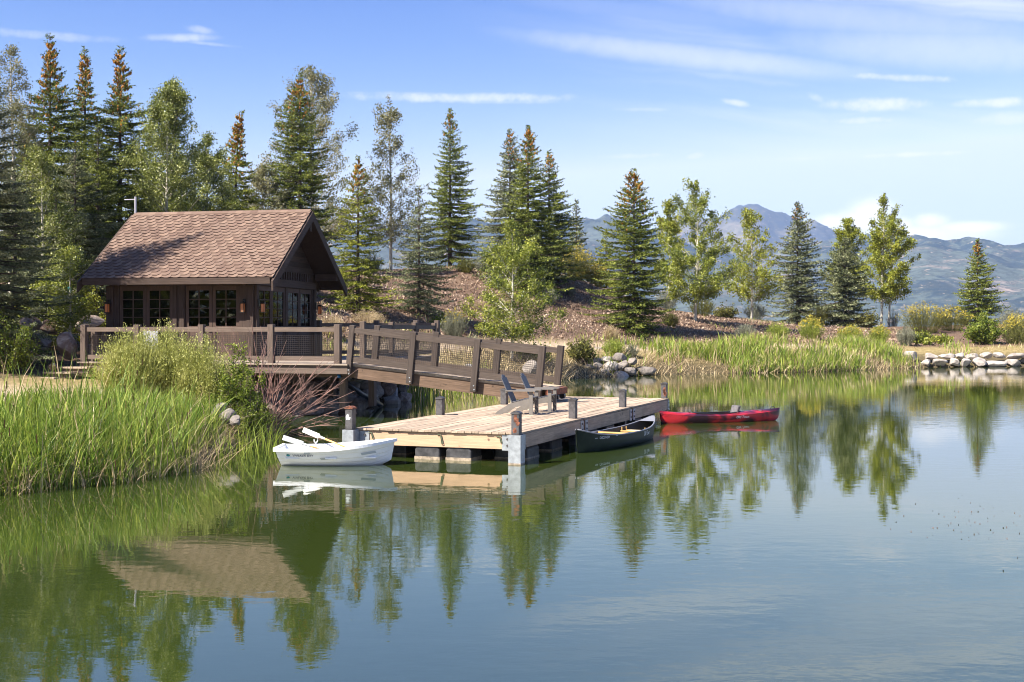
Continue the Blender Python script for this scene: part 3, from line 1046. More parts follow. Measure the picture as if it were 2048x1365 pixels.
def shrub(name, label, cat, px, base_py, D, wpx, hgt, seed, kind, n=260, tip=None, group=None, spread=1.0, leafn=10, leaf_w=0.011, leaf_l=0.06, stemcol=None, z=None, flat=1.0, bl=0.6):
    """stems fanning from a root with narrow leaves along them, blossom at the tips when tip is given"""
    R = rng(seed)
    x = (px - 1024) / F * D
    zb = (gz(x, D) if z is None else z) - 0.05
    RR = wpx / 2 / F * D
    t = thing(name, label, cat, (x, D, zb), 0, group)
    a = R.uniform(0, 6.28, n)
    rr = np.sqrt(R.uniform(0, 1, n))
    ox = np.stack((np.cos(a) * rr * RR * 0.45, np.sin(a) * rr * RR * 0.45 * flat, np.zeros(n)), -1)
    tipr = rr * RR * R.uniform(0.8, 1.12, n)
    hz = hgt * np.sqrt(np.clip(1 - (rr * 0.86) ** 2, 0.05, 1)) * R.uniform(0.72, 1.1, n)
    tipp = np.stack((np.cos(a) * tipr * spread, np.sin(a) * tipr * spread * flat, hz), -1) + R.normal(0, 0.04 * RR, (n, 3))
    midp = ox * 0.5 + tipp * 0.5 + np.stack((np.zeros(n), np.zeros(n), 0.06 * hz), -1)
    V1, Q1 = sticks(ox, midp, 0.007, 0.005)
    V2, Q2 = sticks(midp, tipp, 0.005, 0.002)
    sc = float(np.clip(D / 55.0, 0.55, 1.9))
    ni = np.repeat(np.arange(n), leafn)
    u = R.uniform(0.3, 1.0, len(ni))
    B = np.where(u[:, None] < 0.5, ox[ni] + (midp[ni] - ox[ni]) * (u * 2)[:, None], midp[ni] + (tipp[ni] - midp[ni]) * (u * 2 - 1)[:, None])
    B = B + R.normal(0, 0.03 * RR + 0.01, B.shape)
    sd = unit(tipp[ni] - ox[ni])
    d = unit(sd * 0.9 + R.normal(0, 0.55, B.shape))
    V3, T3 = needles(B, d, leaf_l * sc, leaf_w * sc, R)
    np_obj('stems', np.concatenate((V1, V2)), [np.concatenate((Q1, Q2 + len(V1)))], M[stemcol or kind], t)
    np_obj('foliage', V3, [T3], M[kind], t)
    if tip:
        sel = np.where(hz > 0.55 * hgt)[0]
        k = np.repeat(sel[R.uniform(0, 1, len(sel)) < bl], 5)
        Bp = tipp[k] + R.normal(0, 0.035 * sc, (len(k), 3))
        V4, T4 = needles(Bp, unit(R.normal(size=Bp.shape) + [0, 0, 0.6]), 0.05 * sc, 0.02 * sc, R)
        np_obj('blossom', V4, [T4], M[tip], t)
    return t


def bush(name, label, px, base_py, D, wpx, hgt, seed, kind, nleaf=6000, size=1.0, group=None, z=None, cat='shrub', nb=46):
    """broad-leaved bush: branching stems from the root and leaves in clumps"""
    R = rng(seed)
    x = (px - 1024) / F * D
    zb = (gz(x, D) if z is None else z) - 0.05
    RR = wpx / 2 / F * D
    t = thing(name, label, cat, (x, D, zb), 0, group)
    a = R.uniform(0, 6.28, nb)
    rr = np.sqrt(R.uniform(0, 1, nb))
    P0 = np.stack((np.cos(a) * rr * 0.2 * RR, np.sin(a) * rr * 0.2 * RR, np.zeros(nb)), -1)
    P1 = np.stack((np.cos(a) * rr * RR, np.sin(a) * rr * RR, hgt * np.sqrt(np.clip(1 - 0.8 * rr ** 2, 0, 1)) * R.uniform(0.6, 1.05, nb)), -1)
    bi = np.repeat(np.arange(nb), 9)
    s = R.uniform(0.25, 1, len(bi))
    Q0 = P0[bi] + (P1[bi] - P0[bi]) * s[:, None]
    Q1 = Q0 + unit(R.normal(size=Q0.shape) + [0, 0, 0.4]) * (R.uniform(0.1, 0.35, len(bi)) * RR)[:, None]
    Q1[:, 2] = np.maximum(Q1[:, 2], 0.05)
    pr = R.uniform(0.2, 1.6, len(bi))
    li = R.choice(len(bi), nleaf, p=pr / pr.sum())
    pos = Q0[li] + (Q1[li] - Q0[li]) * R.uniform(0, 1.1, nleaf)[:, None] + R.normal(0, 0.05 * RR, (nleaf, 3))
    pos[:, 2] = np.maximum(pos[:, 2], 0.03)
    V, Q = leaves(pos, float(np.clip(0.0014 * D, 0.035, 0.14)) * size, R, 0.0)
    V1, Q1_ = sticks(P0, P1, 0.012, 0.005)
    V2, Q2_ = sticks(Q0, Q1, 0.005, 0.002)
    np_obj('stems', np.concatenate((V1, V2)), [np.concatenate((Q1_, Q2_ + len(V1)))], M['twig_dark'], t)
    np_obj('foliage', V, [Q], M[kind], t)
    return t


def blades(name, X, Y, Z, hgt, width, R, mats, lean=0.25, heads=0.0, curl=0.25, midx_p=None, probs=None):
    """grass-like blades, one mesh"""
    n = len(X)
    a = R.uniform(0, 6.28, n)
    ld = np.stack((np.cos(a), np.sin(a), np.zeros(n)), -1)
    le = np.abs(R.normal(0, lean, n))[:, None]
    cu = np.abs(R.normal(0, curl, n))[:, None]
    fa = R.uniform(0, 6.28, n)
    sd = np.stack((np.cos(fa), np.sin(fa), np.zeros(n)), -1)
    P = np.stack((X, Y, Z), -1)
    V = np.empty((n, 7, 3))
    for i, (tt, ww) in enumerate(((0, 1.0), (0.4, 0.9), (0.75, 0.6))):
        c = P + ld * (hgt[:, None] * (le * tt + cu * tt ** 3)) + np.stack((np.zeros(n), np.zeros(n), hgt * (tt - 0.35 * cu[:, 0] * tt ** 3)), -1)
        V[:, 2 * i] = c - sd * (width * ww / 2)[:, None]
        V[:, 2 * i + 1] = c + sd * (width * ww / 2)[:, None]
    V[:, 6] = P + ld * (hgt[:, None] * (le + cu)) + np.stack((np.zeros(n), np.zeros(n), hgt * (1 - 0.35 * cu[:, 0])), -1)
    b = (np.arange(n) * 7)[:, None]
    Q = np.concatenate((b + np.array([0, 1, 3, 2]), b + np.array([2, 3, 5, 4])))
    T = b + np.array([4, 5, 6])
    mi = None
    VV = V.reshape(-1, 3)
    faces = [Q, T]
    which = (R.uniform(0, 1, n) < midx_p).astype(int) if midx_p else np.zeros(n, int)
    if probs is not None:
        which = R.choice(len(probs), n, p=probs)
    mi = np.concatenate((which, which, which))
    if heads > 0:
        k = R.choice(n, int(n * heads), replace=False)
        top = V[k, 6]
        H0, HQ = sticks(top - np.array([0, 0, 0.18]), top - np.array([0, 0, 0.04]), 0.011, 0.010)
        faces = [np.concatenate((Q, HQ + len(VV))), T]
        mi = np.concatenate((which, which, np.full(len(HQ), len(mats) - 1), which))
        VV = np.concatenate((VV, H0))
    return np_obj(name, VV, faces, mats, midx=mi)


# ---- trees: bearing (pixel column), top row, distance, width in pixels
spruce('tall dark spruce with a thin leader, tallest tree above the left end of the cabin', 100, 72, 62, 262, 1, 'spruce', 0.6, 1.0, sparse_top=0.25)
spruce('narrow dark spruce with a bare top shoot between two taller spruces', 170, 100, 66, 195, 2, 'spruce', 0.6, 0.7, sparse_top=0.3)
spruce('dark spruce full of brown cones rising over the left end of the cabin roof', 240, 97, 64, 215, 3, 'spruce', 0.6, 1.0, sparse_top=0.25)
spruce('spruce with a drooping cone-laden tip leaning right behind the cabin roof', 472, 226, 72, 135, 4, 'spruce_y', 0.6, 1.0, lean=0.045, sparse_top=0.35)
spruce('spruce in the middle of a thin pale aspen above the cabin gable', 600, 150, 86, 180, 5, 'spruce', 0.6, 0.5, sparse_top=0.12)
spruce('young yellow green spruce beside the right corner of the cabin', 716, 318, 68, 135, 6, 'spruce_y', 0.25, 0.25, dens=0.75)
spruce('low grey green spruce on the slope behind the gangway railing', 838, 378, 72, 125, 7, 'spruce_b', 0.25, 0.0, dens=0.8)
spruce('dark green spruce with a visible trunk alone on the hill crest', 900, 220, 96, 125, 8, 'spruce', 0.9, 0.12, dens=0.85)
spruce('left and broadest spruce of the trio on the hill crest', 1020, 262, 92, 150, 9, 'spruce_b', 0.5, 0.1)
spruce('middle and tallest spruce of the trio on the hill crest, cones at its tip', 1056, 252, 88, 135, 10, 'spruce', 0.5, 0.45)
spruce('right spruce of the trio on the hill crest', 1098, 305, 93, 125, 12, 'spruce', 0.5, 0.12)
spruce('small thin spruce behind the yellow bush on the crest', 1153, 404, 108, 62, 13, 'spruce_b', 0.5, 0.0, dens=0.8)
spruce('broad spruce with a brown cone-covered top standing by the shore alone', 1268, 342, 84, 145, 14, 'spruce', 0.4, 0.6, power=0.7)
spruce('small pale green spruce half hidden behind the cone-topped shore spruce', 1212, 468, 104, 70, 15, 'spruce_y', 0.4, 0.0)
spruce('bluish spruce with widely spaced branches between the yellowing aspen and the dense spruce', 1595, 408, 118, 112, 16, 'spruce_b', 0.9, 0.06, dens=0.8, power=0.75)
spruce('dense dark blue green spruce in front of a yellowing aspen', 1690, 478, 116, 108, 17, 'spruce_b', 0.3, 0.0, dens=1.3, power=0.6)
spruce('lone spruce over the yellow bushes near the right edge', 1955, 482, 124, 92, 18, 'spruce', 0.4, 0.12)
spruce('blue spruce cut by the left edge of the view beside the sand', -25, 130, 41, 250, 19, 'spruce_b', 0.3, 0.0, dens=0.9)
spruce('shaded blue spruce behind the boulders left of the cabin', 150, 300, 56, 215, 21, 'spruce_b', 0.4, 0.0)
spruce('dark spruce behind the aspens left of the cabin', 60, 250, 68, 220, 22, 'spruce', 0.4, 0.3)
spruce('spruce almost hidden inside the bushy aspen behind the cabin', 348, 165, 72, 110, 23, 'spruce', 0.5, 0.25, sparse_top=0.2)
aspen('thin pale aspen at the far left with a bare upper crown', 22, 92, 53, 130, 430, 31, 'aspen_p', 5200, fullness=0.9)
aspen('bushy aspen with glinting leaves behind the middle of the cabin roof', 335, 165, 60, 190, 420, 32, 'aspen', 15000, fullness=1.3)
aspen('lower aspen beside the leaning cone-topped spruce', 415, 270, 66, 120, 430, 33, 'aspen', 6500)
aspen('aspen with lit leaves low in front of the tall left spruces', 85, 300, 51, 165, 600, 34, 'aspen', 7000, fullness=1.2)
aspen('wide thin grey green aspen spreading behind the spruce over the gable', 622, 132, 94, 270, 470, 35, 'aspen_p', 11000, fullness=1.6, up=0.85)
aspen('tall slender aspen with sparse pale leaves on the hill crest', 782, 190, 97, 130, 480, 36, 'aspen_p', 4200, fullness=1.7, up=0.85)
aspen('young aspen with glossy round leaves behind the gangway end', 1024, 440, 67, 165, 660, 37, 'aspen_g', 8200, fullness=1.1, shape=0.75)
aspen('green aspen with a bright full lower crown right of the shore spruce', 1390, 362, 95, 150, 590, 38, 'aspen_g', 9500, fullness=1.2, shape=0.75)
aspen('faint slim aspen behind the full green aspen', 1338, 398, 108, 70, 560, 39, 'aspen_y', 3200, fullness=0.7)
aspen('yellowing thin aspen with a straight white trunk on the mulch', 1504, 418, 108, 110, 590, 40, 'aspen_y', 4200, fullness=1.6, shape=0.8)
aspen('yellowing aspen top showing behind the dense blue green spruce', 1695, 440, 126, 95, 560, 41, 'aspen_y', 5200)
aspen('gold green aspen with two trunks near the right end of the shore', 1770, 388, 120, 105, 590, 42, 'aspen_y', 10000, trunks=2, fullness=0.8, lean=0.035, shape=0.85)
aspen('small sapling with yellow green leaves and a teal ribbon by the cabin corner', 140, 492, 43.5, 62, 640, 43, 'aspen_g', 2600, name='sapling', ribbon=True, fullness=0.6)
aspen('dark low sapling in the shade by the left boulders', 95, 560, 46, 110, 690, 44, 'aspen_g', 3600, name='sapling')
# off-frame spruces on the left: first added to shade boulders, second shades the roof
spruce('unseen spruce added farther left of the view to shade the boulders', -470, -150, 40.0, 300, 52, 'spruce', 0.4, 0.0)
spruce('spruce outside the view on the left shading the cabin roof', -195, -190, 39.2, 270, 51, 'spruce', 0.6, 0.0)

spruce('blue green spruce filling the left side behind the shaded sapling', 30, 330, 47, 215, 61, 'spruce_b', 0.15, 0.0, dens=1.1)
spruce('dark spruce close behind the left end of the cabin', 196, 255, 58, 190, 62, 'spruce', 0.2, 0.0, dens=1.1)
spruce('shaded spruce under the tall thin-leader spruce', 112, 380, 52, 175, 63, 'spruce', 0.15, 0.0, dens=1.1)
spruce('dark spruce behind the bushy aspen over the cabin roof', 300, 285, 74, 170, 64, 'spruce', 0.3, 0.0)
aspen('lower leafy tree between the leaning-top spruce and the pale aspen', 525, 330, 84, 130, 470, 65, 'aspen_p', 5200)
bush('leafy_bush', 'dark leafy bush in the shade at the left edge above the sand', 22, 700, 39.5, 130, 2.0, 66, 'shrub_g', 6000, group='green bushes at the left shore')
bush('leafy_bush', 'orange-tinged leafy bush by the left wall of the cabin', 186, 650, 46.5, 85, 2.6, 67, 'aspen_y', 4200, group='green bushes at the left shore')
bush('leafy_bush', 'shaded leafy bush behind the boulders at the left', 70, 660, 47.5, 120, 2.6, 68, 'shrub_g', 6000, group='green bushes at the left shore')

# mass of trees on the bank outside the view, mirrored in the cabin windows
R = rng(777)
cx_, cy_ = R.uniform(-50, -33, 260), R.uniform(-22, 27, 260)
n_ = 9000
q_ = R.integers(0, 260, n_)
hh_ = R.uniform(0, 1, n_)
pos_ = np.stack((cx_[q_] + R.normal(0, 1.6, n_) * (1.1 - hh_), cy_[q_] + R.normal(0, 1.6, n_) * (1.1 - hh_), 1.0 + hh_ * (6 + (q_ % 7))), -1)
V, Q = leaves(pos_, 0.75, R)
o = np_obj('bank_woods', V, [Q], M['aspen'])
tag(o, 'mass of trees on the left bank outside the view', 'trees', kind='stuff')

# snag
p = at(1905, 636, 128)
sn = thing('dead_snag', 'small bare grey dead tree beside the lone right spruce', 'dead tree', (p.x, 128, gz(p.x, 128)))
b = MB()
b.tube([(0, 0, -0.2), (0.15, 0, 0.7), (0.3, 0, 1.4), (0.55, 0, 2.6), (0.75, 0.1, 3.4)], [0.09, 0.07, 0.05, 0.03, 0.01], 6)
b.tube([(0.3, 0, 1.4), (-0.1, 0.1, 1.9), (-0.2, 0.1, 2.3)], [0.04, 0.025, 0.01], 6)
b.tube([(0.35, 0, 1.6), (0.7, 0, 1.8)], [0.03, 0.01], 6)
b.build('trunk', M['twig_grey'], sn, True)

# ---- shrubs
G1 = 'shrubs on the hill and banks'
shrub('rabbitbrush', 'round grey green rabbitbrush with yellow top just above the deck railing', 'shrub', 908, 655, 68, 62, 1.6, 101, 'sage', 300, 'bloom', G1, bl=0.25)
shrub('sagebrush', 'two-pronged grey sagebrush on the mulch right of the railing', 'shrub', 946, 672, 66, 40, 0.8, 102, 'sage', 150, None, G1)
shrub('dry_grass', 'pale dry grass tuft below the broad shore spruce', 'grass tuft', 1222, 678, 79, 38, 1.05, 103, 'straw', 170, None, G1)
shrub('rabbitbrush', 'lime green grass-like bush above the grey rock pile', 'shrub', 1228, 714, 75, 56, 1.05, 104, 'reed_y', 260, None, G1)
shrub('dry_grass', 'straw-pale bush beside the lime green bush on the bank', 'grass tuft', 1264, 714, 75.5, 30, 0.8, 105, 'sage', 130, None, G1)
bush('bank_shrub', 'dark green shrub between the gangway end and the rock pile', 1160, 748, 72, 66, 1.5, 106, 'bush_o', 3800, group=G1)
shrub('rabbitbrush', 'large gold rabbitbrush on the crest between spruces', 'shrub', 1150, 570, 98, 90, 2.6, 107, 'bush_o', 420, 'bloom', G1)
shrub('rabbitbrush', 'gold and olive bush on the crest right of the large gold one', 'shrub', 1192, 590, 98, 60, 1.9, 108, 'bush_o', 300, 'bloom', G1)
shrub('sagebrush', 'grey sagebrush on the crest left of the spruce trio', 'shrub', 972, 535, 93, 66, 1.4, 109, 'sage', 260, None, G1)
shrub('sagebrush', 'olive sagebrush on the crest beside the dark lone spruce', 'shrub', 930, 545, 92, 48, 1.1, 110, 'bush_o', 200, None, G1)
shrub('sagebrush', 'small grey bush on the slope under the spruce trio', 'shrub', 1100, 600, 86, 42, 1.1, 111, 'sage', 170, None, G1)
shrub('sagebrush', 'little pale bush on the slope under the gold rabbitbrush', 'shrub', 1140, 590, 90, 34, 0.8, 112, 'sage', 120, None, G1)
shrub('sagebrush', 'grey green bush behind the full green aspen', 'shrub', 1335, 630, 100, 52, 1.9, 113, 'sage', 220, None, G1)
shrub('sagebrush', 'olive bush at the foot of the full green aspen', 'shrub', 1405, 640, 103, 58, 1.7, 114, 'bush_o', 240, None, G1)
shrub('sagebrush', 'round pale sagebrush right of the white aspen trunk', 'shrub', 1511, 640, 112, 50, 1.8, 115, 'sage', 260, None, G1)
shrub('bank_shrub', 'dark olive bush between the two blue spruces', 'shrub', 1640, 655, 116, 62, 2.4, 116, 'bush_o', 260, None, G1)
shrub('twig_bush', 'bare dark twiggy bush beside the two-trunked aspen', 'shrub', 1786, 655, 118, 34, 1.8, 117, 'bush_o', 120, None, G1, leafn=2, stemcol='twig_dark')
shrub('rabbitbrush', 'broad yellow-flowered rabbitbrush right of the two-trunked aspen', 'shrub', 1848, 668, 108, 108, 2.6, 118, 'bush_o', 420, 'bloom', G1)
shrub('rabbitbrush', 'olive rabbitbrush under the lone right spruce', 'shrub', 1902, 668, 110, 84, 2.1, 119, 'bush_o', 320, 'bloom', G1)
bush('bank_shrub', 'leafy bright green bush above the right rock wall', 1968, 700, 98, 82, 2.5, 120, 'shrub_g', 6500, group=G1)
shrub('rabbitbrush', 'bright yellow bush cut by the right edge', 'shrub', 2034, 695, 98, 76, 2.2, 121, 'rabbit', 460, 'bloom', G1)
shrub('sagebrush', 'pale dome of sagebrush behind the bright yellow bush', 'shrub', 2026, 665, 114, 70, 1.6, 122, 'sage', 300, None, G1)
bush('bank_shrub', 'low yellow green bush left of the leafy green bush', 1886, 685, 98, 46, 0.85, 123, 'aspen_y', 1500, group=G1)
shrub('sagebrush', 'upright grey sagebrush at the right end of the reeds', 'shrub', 1812, 690, 94, 42, 1.6, 124, 'sage', 240, None, G1)
shrub('rabbitbrush', 'yellow green bush rising from the middle of the reeds', 'shrub', 1622, 690, 92, 60, 1.7, 125, 'reed_y', 260, 'bloom', G1)
shrub('sagebrush', 'grey bush among the reeds left of the yellow green bush', 'shrub', 1490, 700, 86, 50, 1.0, 126, 'sage', 200, None, G1)
shrub('dry_grass', 'tall pale dry grass behind the right corner of the cabin', 'grass tuft', 662, 640, 57, 70, 1.1, 127, 'straw', 320, None, G1)
shrub('dry_grass', 'dry yellow grass on the slope under the young yellow green spruce', 'grass tuft', 735, 650, 62, 80, 0.9, 128, 'straw', 260, None, G1)
shrub('sagebrush', 'grey bush on the crest between the two aspens above the cabin gable', 'shrub', 740, 560, 90, 60, 1.5, 129, 'bush_o', 200, None, G1)
bush('bank_shrub', 'low green sucker shoots spreading right of the young glossy aspen', 1066, 690, 67.5, 78, 1.45, 171, 'aspen_g', 4200, group=G1)
bush('bank_shrub', 'small green bush at the foot of the grey green spruce', 880, 640, 70, 46, 0.8, 172, 'shrub_g', 1500, group=G1)
shrub('sagebrush', 'grey sage clump beside the path behind the gangway top', 'shrub', 985, 665, 68, 40, 0.7, 173, 'sage', 150, None, G1)
shrub('dry_grass', 'tan grass tuft halfway up the mulch below the lone crest spruce', 'grass tuft', 960, 610, 78, 36, 0.7, 174, 'straw', 130, None, G1)
shrub('sagebrush', 'grey green clump high on the mulch left of the spruce trio', 'shrub', 990, 560, 88, 46, 1.0, 175, 'sage', 180, None, G1)
shrub('rabbitbrush', 'green bush on the mulch right of the broad shore spruce', 'shrub', 1340, 668, 88, 44, 1.0, 176, 'bush_o', 180, None, G1)
bush('bank_shrub', 'dark green bush left of the widely spaced bluish spruce', 1450, 650, 106, 60, 1.2, 177, 'bush_o', 1800, group=G1)
bush('bank_shrub', 'dark bush under the dense dark blue green spruce', 1735, 660, 114, 60, 1.5, 178, 'bush_o', 2400, group=G1)
shrub('rabbitbrush', 'light green bush behind the reeds below the dense spruce', 'shrub', 1700, 690, 94, 56, 1.3, 179, 'reed_y', 240, 'bloom', G1, bl=0.3)
shrub('rabbitbrush', 'light green bush behind the reeds below the two-trunked aspen', 'shrub', 1758, 690, 95, 54, 1.4, 180, 'reed_y', 240, 'bloom', G1, bl=0.3)
bush('bank_shrub', 'yellow green bush between the sagebrush and the low yellow bush', 1845, 690, 96, 58, 1.1, 181, 'aspen_g', 2400, group=G1)
shrub('rabbitbrush', 'light green bush behind the reeds under the white trunked aspen', 'shrub', 1555, 690, 90, 52, 1.2, 182, 'reed_y', 220, None, G1)
# left bank
for i, (px_, D_, w_, h_) in enumerate(((262, 31.6, 150, 1.95), (335, 32.2, 165, 2.25), (408, 31.8, 140, 2.2))):
    shrub('willow_shrub', ('pale yellow green feathery shrub nearest the wooden steps', 'middle and tallest feathery shrub in front of the deck railing',
                           'feathery shrub beside the dark green leafy bush')[i], 'shrub', px_, 760, D_, w_, h_, 140 + i, 'willow', 620, None, 'feathery shrubs below the deck', leafn=24, leaf_l=0.09, leaf_w=0.021)
bush('leafy_bush', 'green leafy bush overhanging the water at the left end of the deck', 476, 800, 31.0, 128, 2.35, 145, 'shrub_g', 12500, 1.1, 'green bushes at the left shore')
bush('leafy_bush', 'low leafy bush touching the water beside the reeds', 500, 830, 30.4, 95, 1.15, 146, 'shrub_g', 5200, 1.1, 'green bushes at the left shore', z=0.05)

# bare red twigs
R_ = rng(150)
p = at(540, 760, 33.2)
tw = thing('bare_bush', 'leafless red-brown dogwood twigs leaning over the deck edge', 'shrub', (p.x, 33.2, gz(p.x, 33.2)))
b = MB()
for i in range(54):
    a = R_.uniform(-0.5, 1.3)
    L = R_.uniform(1.2, 2.9)
    if i < 3:
        a, L = (-0.30, -0.12, 0.12)[i], (3.0, 3.2, 2.9)[i]
    y = R_.uniform(-0.4, 0.3)
    x0 = R_.uniform(-0.7, 0.25)
    e1 = Vector((x0, y, 0.1))
    d = Vector((math.sin(a), R_.normal(0, 0.18), math.cos(a)))
    e2 = e1 + d * L * 0.5 + Vector((R_.normal(0, 0.06), 0, 0.02))
    e3 = e1 + d * L + Vector((0.12 * L * math.sin(a), 0, R_.normal(0, 0.1)))
    q_ = 1.0 if i < 3 else 0.75
    b.tube([e1, e2, e3], [0.022 * q_, 0.014 * q_, 0.005 * q_], 5, False)
    for k in range(3):
        q = e2.lerp(e3, R_.uniform(0, 0.7))
        b.tube([q, q + (d + Vector((R_.normal(0, 0.4), R_.normal(0, 0.3), R_.normal(0, 0.3)))).normalized() * R_.uniform(0.3, 0.7)], [0.007, 0.003], 4, False)
b.build('twigs', M['twig_red'], tw, True)

# ---- reeds and straw (uncountable)
def scatter(n, x0, x1, y0, y1, keep, seed):
    R = rng(seed)
    X, Y = R.uniform(x0, x1, n), R.uniform(y0, y1, n)
    d = shore_dist(X, Y)
    k = keep(X, Y, d, R)
    return X[k], Y[k], d[k], R


# left cattail bed
X, Y, d, R = scatter(60000, -17, -5.2, 17.5, 33, lambda X, Y, d, R: (d > np.where(Y > 24, 0.35, -0.45)) & (d < 5.0) & (Y < 30.0 - 0.25 * np.maximum(0, X + 8)) & (X > -15) & (R.uniform(0, 1, len(X)) < np.clip(1.15 - 0.13 * np.maximum(d, 0), 0.1, 1) * (0.55 + 0.9 * (vnoise(X * 0.7, Y * 0.7, 3) + 0.5))), 201)
k = R.permutation(len(X))[:15500]
X, Y, d = X[k], Y[k], d[k]
hgt = R.uniform(0.35, 1.2, len(X)) ** 0.8 * (1.12 + 0.6 * vnoise(X * 0.5, Y * 0.5, 4)) * np.interp(d, (0, 1.2, 2.6, 4.5), (1.05, 0.92, 0.62, 0.5))
o = blades('reeds', X, Y, ground_z(X, Y).clip(-0.3, 9) - 0.03, hgt, R.uniform(0.012, 0.028, len(X)), R, [M['reed'], M['reed_y'], M['straw'], M['cattail']], 0.20, 0.014, 0.34, probs=[0.60, 0.33, 0.07])
tag(o, 'tall green cattail bed along the left shore', 'reeds', kind='stuff')
X, Y, d, R = scatter(1500, -16, -7.0, 17.5, 27.5, lambda X, Y, d, R: (d > 0.2) & (d < 3.2), 211)
o = blades('tall_reeds', X, Y, ground_z(X, Y).clip(-0.1, 9), R.uniform(1.1, 1.65, len(X)), R.uniform(0.014, 0.024, len(X)), R, [M['reed'], M['reed_y'], M['straw'], M['cattail']], 0.13, 0.05, 0.25, probs=[0.7, 0.22, 0.08])
tag(o, 'taller cattail blades standing above the left reed bed', 'reeds', kind='stuff')
# dry stalks at its foot
X, Y, d, R = scatter(16000, -15, -5.0, 17.5, 32, lambda X, Y, d, R: (d > np.where(Y > 25, 0.15, -0.6)) & (d < 1.1) & (R.uniform(0, 1, len(X)) < 0.8), 202)
o = blades('dry_reeds', X, Y, ground_z(X, Y).clip(-0.05, 9) - 0.02, R.uniform(0.25, 0.75, len(X)), R.uniform(0.008, 0.018, len(X)), R, [M['straw']], 0.75, 0, 0.4)
tag(o, 'bent straw-coloured dead stalks at the foot of the left reeds', 'dry reeds', kind='stuff')
# far shore
def far_keep(lo, hi, dens):
    return lambda X, Y, d, R: (d > lo) & (d < hi) & (R.uniform(0, 1, len(X)) < dens(X, Y, d))


den = lambda X, Y, d: np.clip(0.12 + 2.8 * vnoise(X * 0.33, Y * 0.33, 8) + 0.30 * (X > 20), 0.01, 1) * np.where(X < 9.0, 0.25, 1) * np.where(X > 27.5, 0.06, 1)
X, Y, d, R = scatter(120000, 4, 34, 66, 100, far_keep(-0.2, 6.0, den), 203)
k = R.permutation(len(X))[:12500]
X, Y, d = X[k], Y[k], d[k]
o = blades('shore_reeds', X, Y, ground_z(X, Y).clip(-0.1, 9) - 0.02, R.uniform(0.35, 1.25, len(X)) * np.where(d > 3.5, 0.75, 1), R.uniform(0.03, 0.06, len(X)), R, [M['reed_y'], M['reed'], M['straw']], 0.22, 0.0, 0.28, probs=[0.46, 0.40, 0.14])
tag(o, 'green and yellow reeds along the far shore', 'reeds', kind='stuff')
X, Y, d, R = scatter(90000, -4, 50, 52, 104, far_keep(-0.35, 4.4, lambda X, Y, d: np.clip(1.1 - 0.25 * d, 0.1, 1) * np.where(X > 28, 0.07, 1)), 204)
k = R.permutation(len(X))[:13000]
X, Y, d = X[k], Y[k], d[k]
o = blades('shore_straw', X, Y, ground_z(X, Y).clip(-0.03, 9) - 0.02, R.uniform(0.25, 1.0, len(X)) * (0.8 + 0.9 * vnoise(X * 0.5, Y * 0.5, 21)), R.uniform(0.022, 0.05, len(X)), R, [M['straw']], 0.85, 0, 0.8)
tag(o, 'bleached dry straw along the far waterline', 'dry grass', kind='stuff')
# dry grass behind the path and on the sand rim
X, Y, d, R = scatter(60000, -12, 45, 50, 110, far_keep(3.2, 8.5, lambda X, Y, d: np.clip(0.35 + 1.5 * vnoise(X * 0.35, Y * 0.35, 18), 0, 1)), 205)
k = R.permutation(len(X))[:9000]
X, Y, d = X[k], Y[k], d[k]
o = blades('dry_grass_cover', X, Y, ground_z(X, Y) - 0.02, R.uniform(0.15, 0.45, len(X)), R.uniform(0.025, 0.05, len(X)), R, [M['straw'], M['reed_y']], 0.35, 0, 0.4, 0.35)
tag(o, 'short dry grass beyond the shore path', 'dry grass', kind='stuff')
X, Y, d, R = scatter(3000, -4.8, -0.8, 47, 61, lambda X, Y, d, R: (d > -0.9) & (d < 0.3), 206)
o = blades('inlet_reeds', X, Y, ground_z(X, Y).clip(-0.3, 9), R.uniform(0.7, 1.5, len(X)), R.uniform(0.02, 0.04, len(X)), R, [M['reed_y'], M['straw']], 0.14, 0, 0.2, 0.3)
tag(o, 'yellow green reeds in the inlet under the gangway', 'reeds', kind='stuff')
X, Y, d, R = scatter(160, -6.3, -5.2, 25.5, 30, lambda X, Y, d, R: (d > -1.0) & (d < 0.0), 207)
o = blades('stray_reeds', X, Y, np.full(len(X), -0.15), R.uniform(0.5, 1.05, len(X)), R.uniform(0.012, 0.022, len(X)), R, [M['reed_y']], 0.2, 0, 0.35)
tag(o, 'few stray reeds standing in the dark water left of the rowboat', 'reeds', kind='stuff')
# bark chips
X, Y, d, R = scatter(160000, -14, 34, 52, 112, lambda X, Y, d, R: d > 5.5, 208)
k = R.permutation(len(X))[:62000]
X, Y = X[k], Y[k]
V, Q = leaves(np.stack((X, Y, ground_z(X, Y) + 0.02), -1), 0.115, R, -0.2)
o = np_obj('bark_chips', V, [Q], M['chips'])
tag(o, 'reddish bark chips strewn over the hillside', 'mulch', kind='stuff')
X, Y, d, R = scatter(30000, -12, 34, 56, 112, lambda X, Y, d, R: (d > 5.0) & (vnoise(X * 0.45, Y * 0.45, 58) > 0.22) & (R.uniform(0, 1, len(X)) < 0.8), 210)
k = R.permutation(len(X))[:4500]
X, Y = X[k], Y[k]
o = blades('slope_grass', X, Y, ground_z(X, Y) - 0.02, R.uniform(0.12, 0.45, len(X)), R.uniform(0.025, 0.045, len(X)), R, [M['straw'], M['reed_y'], M['sage']], 0.4, 0, 0.4, probs=[0.45, 0.35, 0.2])
tag(o, 'thin tufts of grass growing through the mulch', 'grass', kind='stuff')
